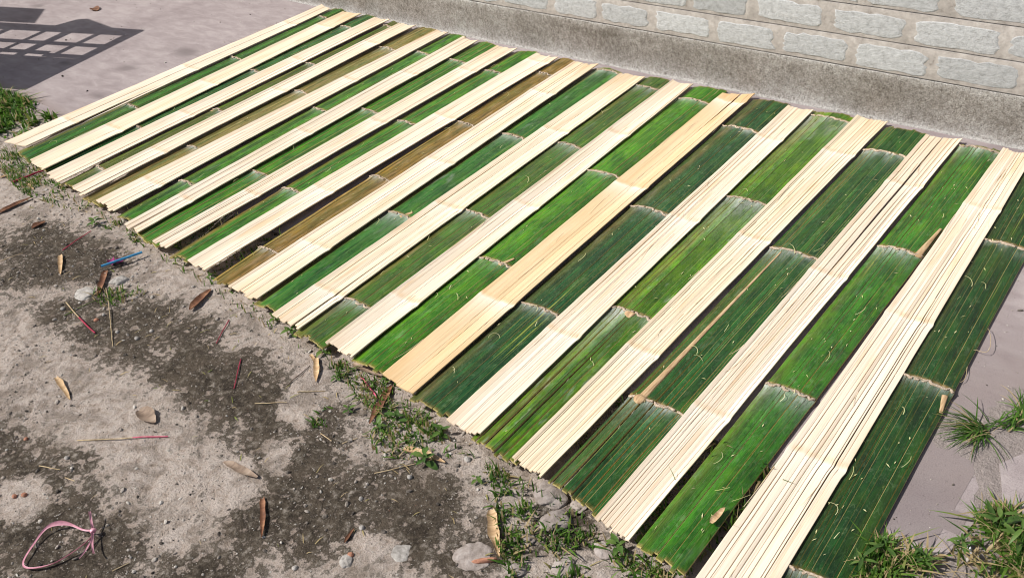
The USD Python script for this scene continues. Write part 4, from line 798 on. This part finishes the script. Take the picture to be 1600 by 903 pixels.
# ------------------------------------------------------------------ litter on the soil
def chip(name, p0, p1, w, matl, label, category, curl=.25, tip=.1, z=None, lift=.004, group=None):
    p0, p1 = np.array(p0), np.array(p1); L_ = np.linalg.norm(p1 - p0); d = (p1 - p0) / L_; c = (p0 + p1) / 2
    zz_ = float(gz(*c)[0]) if z is None else z; n, m = 16, 7
    s = np.linspace(0, 1, n); a = np.linspace(-1, 1, m); sd = int(abs(c[0] * 1000)) % 97
    wd = w / 2 * np.clip(np.minimum((s + tip) / .25, (1.02 - s) / .45), .06, 1) ** .6 * (1 + .7 * (nz(s * 7, sd, sd) - .5))
    bend = .08 * L_ * (nz(s * 2, sd + 3, sd) - .5)
    S, A = np.meshgrid(s, a, indexing='ij'); Lx = (S - .5) * L_ + np.where((S < .02) | (S > .98), 1, 0) * .012 * (nz(A * 6, sd + S * 9, sd) - .5); Wx = A * wd[:, None] + bend[:, None]
    Zt = lift + curl * wd[:, None] * A ** 2 + .07 * L_ * (nz(S * 2.2, A * .4 + sd, sd + 1) - .3) * .6 + .002 * (nz(S * 12, A * 4, sd) - .5)
    P = np.stack([Lx, Wx, Zt], -1); Q = P.copy(); Q[..., 2] -= .0016
    t = MB(); t.grid(P, (.5, 0, 0)); t.grid(Q, (.5, 0, 0), flip=True)
    for e in (0, -1): t.grid(np.stack([P[e], Q[e]], 0), (.5, 0, 0), flip=(e == 0)); t.grid(np.stack([P[:, e], Q[:, e]], 1), (.5, 0, 0), flip=(e == -1))
    x = thing(name, label, category, (c[0], c[1], zz_), math.atan2(d[1], d[0]), group); t.build(x, 'blade', matl)
cl = [('tan sheath chip lying on the pale sand at the left', .020), ('upright tan sheath chip casting a shadow left of the blue straw', .020), ('rust-brown sheath chip leaning on the flat pale stone', .026), ('tan sheath chip on bare sand before the tenth green strip', .020), ('short bent sheath chip touching a longer tan one', .012), ('long orange-tan sheath chip lying crosswise below the blue-dark strip', .024), ('long pale tan sheath chip beside the lower grass patch', .030), ('narrow pale leaf standing alone on the dark crust', .016), ('tan sheath chip at the left picture edge', .016), ('small tan chip below the leftmost strips', .014)]
for (a, c), (lb, w) in zip(CHIP_AT, cl): chip('sheath_chip', a, c, w * .78, REDLEAF if 'rust' in lb else SHEATH, lb, 'sheath chip', .5)
ll = [('round pinkish-brown dead leaf flat on the pale sand', .055, GREYLEAF), ('red-brown dead leaf under the eighth cream strip', .036, REDLEAF), ('pinkish dead sheath under the bright green strip end', .035, GREYLEAF), ('twisted red-brown leaf among weeds below the orange-tinted strip', .026, REDLEAF), ('curled grey-tan dead leaf on the speckled sand', .026, GREYLEAF), ('long dark brown sheath at the left picture edge', .030, REDLEAF), ('small crumpled brown leaf right of the dark sheath', .035, REDLEAF), ('thin rusty leaf scrap on the dark crust', .010, REDLEAF)]
for (a, c), (lb, w, m) in zip(LEAF_AT, ll): chip('dead_leaf', a, c, w * .8, m, lb, 'dead leaf', .45, .02)
chip('sheath_chip', CHIP2[0], CHIP2[1], .014, SHEATH, 'pinkish chip lying on the second green strip from the right', 'sheath chip', .4, z=.0165)
chip('dead_leaf', LEAFSLAB[0], LEAFSLAB[1], .05, REDLEAF, 'small orange-brown leaf alone on the far concrete', 'dead leaf', .3, z=.0)
sl = [('pale stick with a red end, beside the orange pebble', 'cr'), ('straight pale stalk slanting below the blue straw', 's'), ('short dark red stick on the sand edge', 'r'), ('short dark red stick lowest of the two on the dark crust', 'r'), ('long straw with a pink end on the pale sand', 'sp'), ('thin reddish stem above the upright tan chip', 'r'), ('thick red stick at the left end of the mat', 'R'), ('speckled pink stick under the bright green strip', 'P'), ('bright pink stick in the lower right corner', 'P'), ('thin dark twig pointing at the tan chip', 't'), ('short yellow straw on the sand in mid picture', 's'), ('longer straw at the edge of the dark crust', 's'), ('pale straw lying across the dark crust centre', 's'), ('short straw above the crosswise sheath chip', 's'), ('bit of straw on the dark crust, right of its middle', 's'), ('broken straw bit on the upper dark crust', 's'), ('thin pale straw on the lower left crust', 's'), ('very short straw next to the thin pale one', 's'), ('straw beside the pink ribbon', 's'), ('pinkish straw at the left picture edge', 's'), ('thin green grass stalk crossing below the flat stone', 'g')]
for (a, c), (lb, kd) in zip(STICK_AT, sl):
    a, c = np.array(a), np.array(c); L_ = np.linalg.norm(c - a); d = (c - a) / L_; n = 9; s = np.linspace(0, 1, n)
    r = {'R': .0042, 'P': .0026, 'cr': .0022, 'r': .0017, 't': .0013, 's': .0013, 'sp': .0015, 'g': .0013}[kd]
    P = np.stack([s * L_, .015 * L_ * np.sin(s * 3 + L_ * 40), gz(a[0] + s * L_ * d[0], a[1] + s * L_ * d[1]) - float(gz(*a)[0]) + r + .001 + .012 * L_ * np.sin(s * math.pi)], -1)
    lo = P[:, 2].copy(); P[:, 2] = np.maximum(np.linspace(lo[0], lo[-1], n), lo)
    t = thing('dry_stick', lb, 'stick', (a[0], a[1], float(gz(*a)[0])), math.atan2(d[1], d[0]))
    if kd in ('cr', 'sp'):
        k = 4 if kd == 'cr' else 5
        b = MB(); v, f = tube_pts(P[:k + 1], r, 6); b.add(v, f); b.build(t, 'pale_end', STRAWM)
        b = MB(); v, f = tube_pts(P[k:], r * 1.12, 6); b.add(v, f); b.build(t, 'red_end' if kd == 'cr' else 'pink_end', REDST if kd == 'cr' else PINKST)
    else:
        b = MB(); v, f = tube_pts(P, r * np.linspace(1, .75, n), 6); b.add(v, f); b.build(t, 'shaft', {'r': REDST, 'R': REDST, 'P': PINKST, 't': TWIGM, 's': STRAWM, 'g': WEEDM}[kd])
# blue straw, petals, plastic scraps
a, c = np.array(STRAW_AT[0]); z0 = float(gz(*a)[0])
ring = trimesh.creation.annulus(.0032, .0040, np.linalg.norm(c - a), sections=20); ring.apply_transform(trimesh.transformations.rotation_matrix(math.pi / 2, [0, 1, 0])); ring.apply_translation([np.linalg.norm(c - a) / 2, 0, .016])
t = thing('drinking_straw', 'light blue plastic straw lying on the soil near the flat stone', 'straw', (a[0], a[1], z0), math.atan2(c[1] - a[1], c[0] - a[0])); b = MB(); b.tri(ring); b.build(t, 'tube', BLUE)
for (a, c), lb in zip(PETAL_AT, ('crumpled magenta petal left of its twin above the blue straw', 'flat magenta petal touching the middle of the blue straw')): chip('fallen_petal', a, c, .024, PURPLE, lb, 'petal', .7, .3, lift=.008)
for (a, c), lb, m in zip(PLASTIC_AT, ('small turquoise plastic shred at the tip of the broad weed', 'larger turquoise plastic shred among dry leaves in the right corner', 'turquoise plastic strip nearest the right picture edge', 'white plastic scrap in the lower right weeds'), (CYAN, CYAN, CYAN, WHITEP)): chip('plastic_scrap', a, c, .006, m, lb, 'plastic scrap', .6, .4, lift=.003)
# pink ribbon
rb = thing('pink_ribbon', 'loop of thin pink plastic ribbon tied in a knot on the dark soil', 'ribbon', (0, 0, 0))
def ribbon(pts, zs, w, name, twist=0.0, n=60):
    pts = [(x, y, float(gz(x, y)[0]) + z) for (x, y), z in zip(pts, zs)]; P = spline(pts, n); T = np.gradient(P, axis=0); T /= np.linalg.norm(T, axis=1, keepdims=True); s = np.linspace(0, 1, n)
    A = np.cross(T, [0, 0, 1]); A /= np.linalg.norm(A, axis=1, keepdims=True); Bn = np.cross(A, T); an = .5 + twist * np.sin(s * 9); D = np.cos(an)[:, None] * A + np.sin(an)[:, None] * Bn
    wv = np.interp(s, np.linspace(0, 1, len(w)), w)[:, None] / 2; nrm = np.cross(T, D)
    b = MB(); e1, e2 = P + D * wv, P - D * wv; o = nrm * .0004; m_ = P + nrm * wv * .5
    b.grid(np.stack([e1 + o, m_ + o, e2 + o], 1)); b.grid(np.stack([e1 - o, m_ - o, e2 - o], 1), flip=True); b.build(rb, name, PINK)
nL = len(RIBBON['loop'])
ribbon(RIBBON['loop'], [.016, .014, .014, .018, .016, .010, .010, .008, .008, .008, .008, .010, .014, .016][:nL], [.004, .004, .006, .012, .006, .004, .004, .004, .005, .007, .006, .004, .004, .004], 'loop', .5)
ribbon(RIBBON['up'], [.030, .024, .016], [.006, .005, .007], 'tail', .3, 20); ribbon(RIBBON['down'], [.018, .018, .024], [.007, .004, .005], 'tail', .3, 20); ribbon(RIBBON['inner'], [.016, .010, .006], [.003, .004, .002], 'tail', .2, 20)
kx, ky = RIBBON['up'][2]; v, f = lump(.006, 1, 1.3, 1, 3); b = MB(); b.add(v + [kx, ky, float(gz(kx, ky)[0]) + .017], f); b.build(rb, 'knot', PINK)
# stones
pl_ = ['orange pebble beside the red-ended stick', 'blue-grey pebble above the red-ended stick', 'pale round pebble right of the slanting stalk', 'white chip of stone just above the orange pebble', 'small orange pebble touching a grey stone near the bottom edge', 'tiny pink pebble among the low weeds', 'rusty pebble at the left edge of the sand', 'grey pebble below the split green strip', 'pale pebble on the dark crust below the straw', 'white pebble on the crust left of the bottom stones', 'light pebble on the dark crust, middle left', 'grey angular pebble on the upper dark crust', 'red stone crumb, right one of two at the left edge', 'red stone crumb, left one of two at the left edge', 'white pebble on the crust above the pink ribbon', 'dark pebble near the curled dead leaf']
for i, ((x, y), lb) in enumerate(zip(PEBBLE_AT, pl_)):
    v, f = lump((.0075, .0075, .006, .006, .007, .004, .006, .008, .006, .006, .006, .007, .007, .006, .006, .006)[i], 1.1, 1, .8, i, 1, .3)
    t = thing('pebble', lb, 'pebble', (x, y, float(gz(x, y)[0]) + .002)); b = MB(); b.add(v, f, smooth=False); b.build(t, 'stone', REDSTONE if i in (0, 4, 6, 12, 13) else STONE)
sn = ['flat pale stone half buried under the rust-brown chip', 'rough grey stone right of the rust-brown chip', 'rounded grey stone at the bottom edge left of the corner', 'pinkish flat rubble piece with a red rim near the bottom edge', 'pale rubble piece in black crust near the bottom edge']
for i, ((x, y, r), lb) in enumerate(zip(STONE_AT, sn)):
    v, f = lump(r, 1.2, 1, .3 if i == 0 else .14 if i in (3, 4) else .6, i + 30, 3, .45); t = thing('stone', lb, 'stone', (x, y, float(gz(x, y)[0]) - .001), i * 1.3); b = MB(); b.add(v, f); b.build(t, 'rock', CLODM if i in (3,) else STONE)
    if i == 3: v2, f2 = lump(r * .35, 2.2, .5, .6, 4, 2); b = MB(); b.add(v2 + [-r * .8, r * .5, .004], f2); b.build(t, 'red_rim', REDSTONE)
cn = ['largest grey soil clod in front of the split green strip', 'soil clod in the grass below the largest one', 'soil clod at the bottom edge among grass', 'flat soil clod before the second cream strip from the right', 'soil clod lowest beside the pale long chip', 'soil clod under the split dark strip end', 'small soil clod left of the grass patch', 'small soil clod under the last whole green strip']
for i, ((x, y, r), lb) in enumerate(zip(CLOD_AT, cn)):
    v, f = lump(r, 1.15, 1, .4, i + 50, 3, .4); v = v + .0025 * (meshkit.fbm(v * 150, 3, i)[:, None] - .5); t = thing('soil_clod', lb, 'soil clod', (x, y, float(gz(x, y)[0]) + .001), i); b = MB(); b.add(v, f); b.build(t, 'lump', CLODM)
# gravel and crumbs
g = np.random.default_rng(5); b = MB(); n = 16000
x = g.uniform(-4.2, -.5, n * 2); y = g.uniform(.15, 1.5, n * 2); k = (-sdist(slab_poly, x, y) > .0) & (nz(x * 5, y * 5, 40) + g.normal(0, .1, len(x)) > .47); x, y = x[k][:n], y[k][:n]; z = gz(x, y)
xs_ = np.r_[g.uniform(-5.6, -3.6, 350), g.uniform(-.6, .1, 420)]; ys_ = np.r_[g.uniform(1.55, 3.05, 350), g.uniform(1.4, 3.05, 420)]; ks_ = ~shapely.contains(FOOT, shapely.points(xs_, ys_))
x = np.r_[x, xs_[ks_]]; y = np.r_[y, ys_[ks_]]; z = np.r_[z, np.maximum(gz(xs_[ks_], ys_[ks_]), 0)]
ico = trimesh.creation.icosahedron(); iv, jf = np.array(ico.vertices), np.array(ico.faces)
for xi, yi, zi in zip(x, y, z):
    r = .0011 * (1 + g.pareto(2.5)); r = min(r, .0055); A = g.normal(0, 1, (3, 3)) * .22 + np.eye(3)
    b.add((iv @ A) * r * [1, 1, .75] + [xi, yi, zi + r * .3], jf, (g.uniform(.2, .8), 0, 0), smooth=False)
b.build(None, 'gravel', GRAVELM, 'fine gravel and soil crumbs over the sandy ground', 'gravel', kind='stuff')
# fine dead bits of grass and bark
b = MB(); n = 450; x = g.uniform(-3.9, -.45, n * 3); y = g.uniform(.2, 1.35, n * 3); d = -sdist(slab_poly, x, y); k = (d > .02) & (g.random(n * 3) < np.exp(-(d - .1) / .35)); x, y = x[k][:n], y[k][:n]; z = gz(x, y)
for xi, yi, zi in zip(x, y, z):
    L_, a, w = g.uniform(.008, .035), g.uniform(0, 6.28), g.uniform(.0005, .0016); c_, s_ = math.cos(a), math.sin(a); q = np.array([[0, -w, .001], [L_ * .5, -w, .004], [L_, 0, .002], [L_ * .5, w, .0045], [0, w, .0015]])
    b.add(np.stack([xi + q[:, 0] * c_ - q[:, 1] * s_, yi + q[:, 0] * s_ + q[:, 1] * c_, zi + q[:, 2]], -1), [[0, 1, 3], [0, 3, 4], [1, 2, 3]], (g.choice([.85, 1.0, .95]), 0, 0))
b.build(None, 'dead_grass_bits', LEAFM, 'dry bits of dead grass strewn before the mat', 'dead grass', kind='stuff')

# ------------------------------------------------------------------ steel gate leaning outside the left of the picture; its shadow falls on the slab
A0 = np.array(SHADOWPTS['A']); C0_ = np.array(SHADOWPTS['C']); bvec = C0_ - A0; avec = np.array([-.957, -.291]); H0, K = .35, .9
SD = np.array([math.sin(SUN_AZ), math.cos(SUN_AZ)]) / math.tan(SUN_EL)
def gate_pt(s, t):      # s metres along the rails, t 0..1 up the panel
    h = H0 + t * np.linalg.norm(bvec) * K; p = A0 + s * avec + t * bvec - h * SD; return np.array([p[0], p[1], h])
gt = thing('steel_gate', 'dark leaning steel gate just outside the left edge, throwing the barred shadow', 'gate', tuple(gate_pt(0, 0) * [1, 1, 0]))
org = gate_pt(0, 0) * [1, 1, 0]
nrm = np.cross(gate_pt(1, 0) - gate_pt(0, 0), gate_pt(0, 1) - gate_pt(0, 0)); nrm /= np.linalg.norm(nrm)
def plate(quad, name, th=.012):
    q = np.array([gate_pt(*p) for p in quad]) - org; b = MB(); v = np.vstack([q - nrm * th, q + nrm * th]); n = len(quad); F = [[0, i, i + 1] for i in range(1, n - 1)] + [[n, n + i + 1, n + i] for i in range(1, n - 1)]
    for i in range(n): j = (i + 1) % n; F += [[i, n + i, n + j], [i, n + j, j]]
    b.add(v, F, smooth=False); b.build(gt, name, METAL)
plate([(0, 0), (3, 0), (3, .47), (0, .47)], 'sheet')
plate([(0, .47), (.062, .47), (.062, .90), (0, .90)], 'post')
plate([(0, .90), (.55, .90), (3, .90), (3, 1.04), (.62, 1.0), (.56, 1.13), (.50, 1.15), (.44, 1.02), (0, 1.0)], 'top_rail')
for t0, s0, s1 in ((.49, .06, .3), (.68, .06, 3.0), (.52, .3, 3.0)): plate([(s0, t0), (s1, t0), (s1, t0 + .045), (s0, t0 + .045)], 'rail', .010)
for s0, w in ((.22, .035), (.42, .06), (.60, .03), (.86, .05), (1.1, .03), (1.4, .05), (1.8, .05), (2.3, .05)): plate([(s0, .47), (s0 + w, .47), (s0 + w, .90), (s0, .90)], 'bar', .009)
plate([(.80, 1.04), (3, 1.04), (3, 1.36), (.94, 1.30)], 'upper_sheet')
for s0 in (1.2, 2.6):
    q = gate_pt(s0, .02) - org; b = MB(); v, f = tube_pts([[q[0], q[1], -.03], q], .02, 8); b.add(v, f); b.build(gt, 'leg', METAL)
    q = gate_pt(s0, .95) - org; b = MB(); v, f = tube_pts([[q[0] - .25, q[1] + .1, -.03], q], .015, 8); b.add(v, f); b.build(gt, 'prop', METAL)
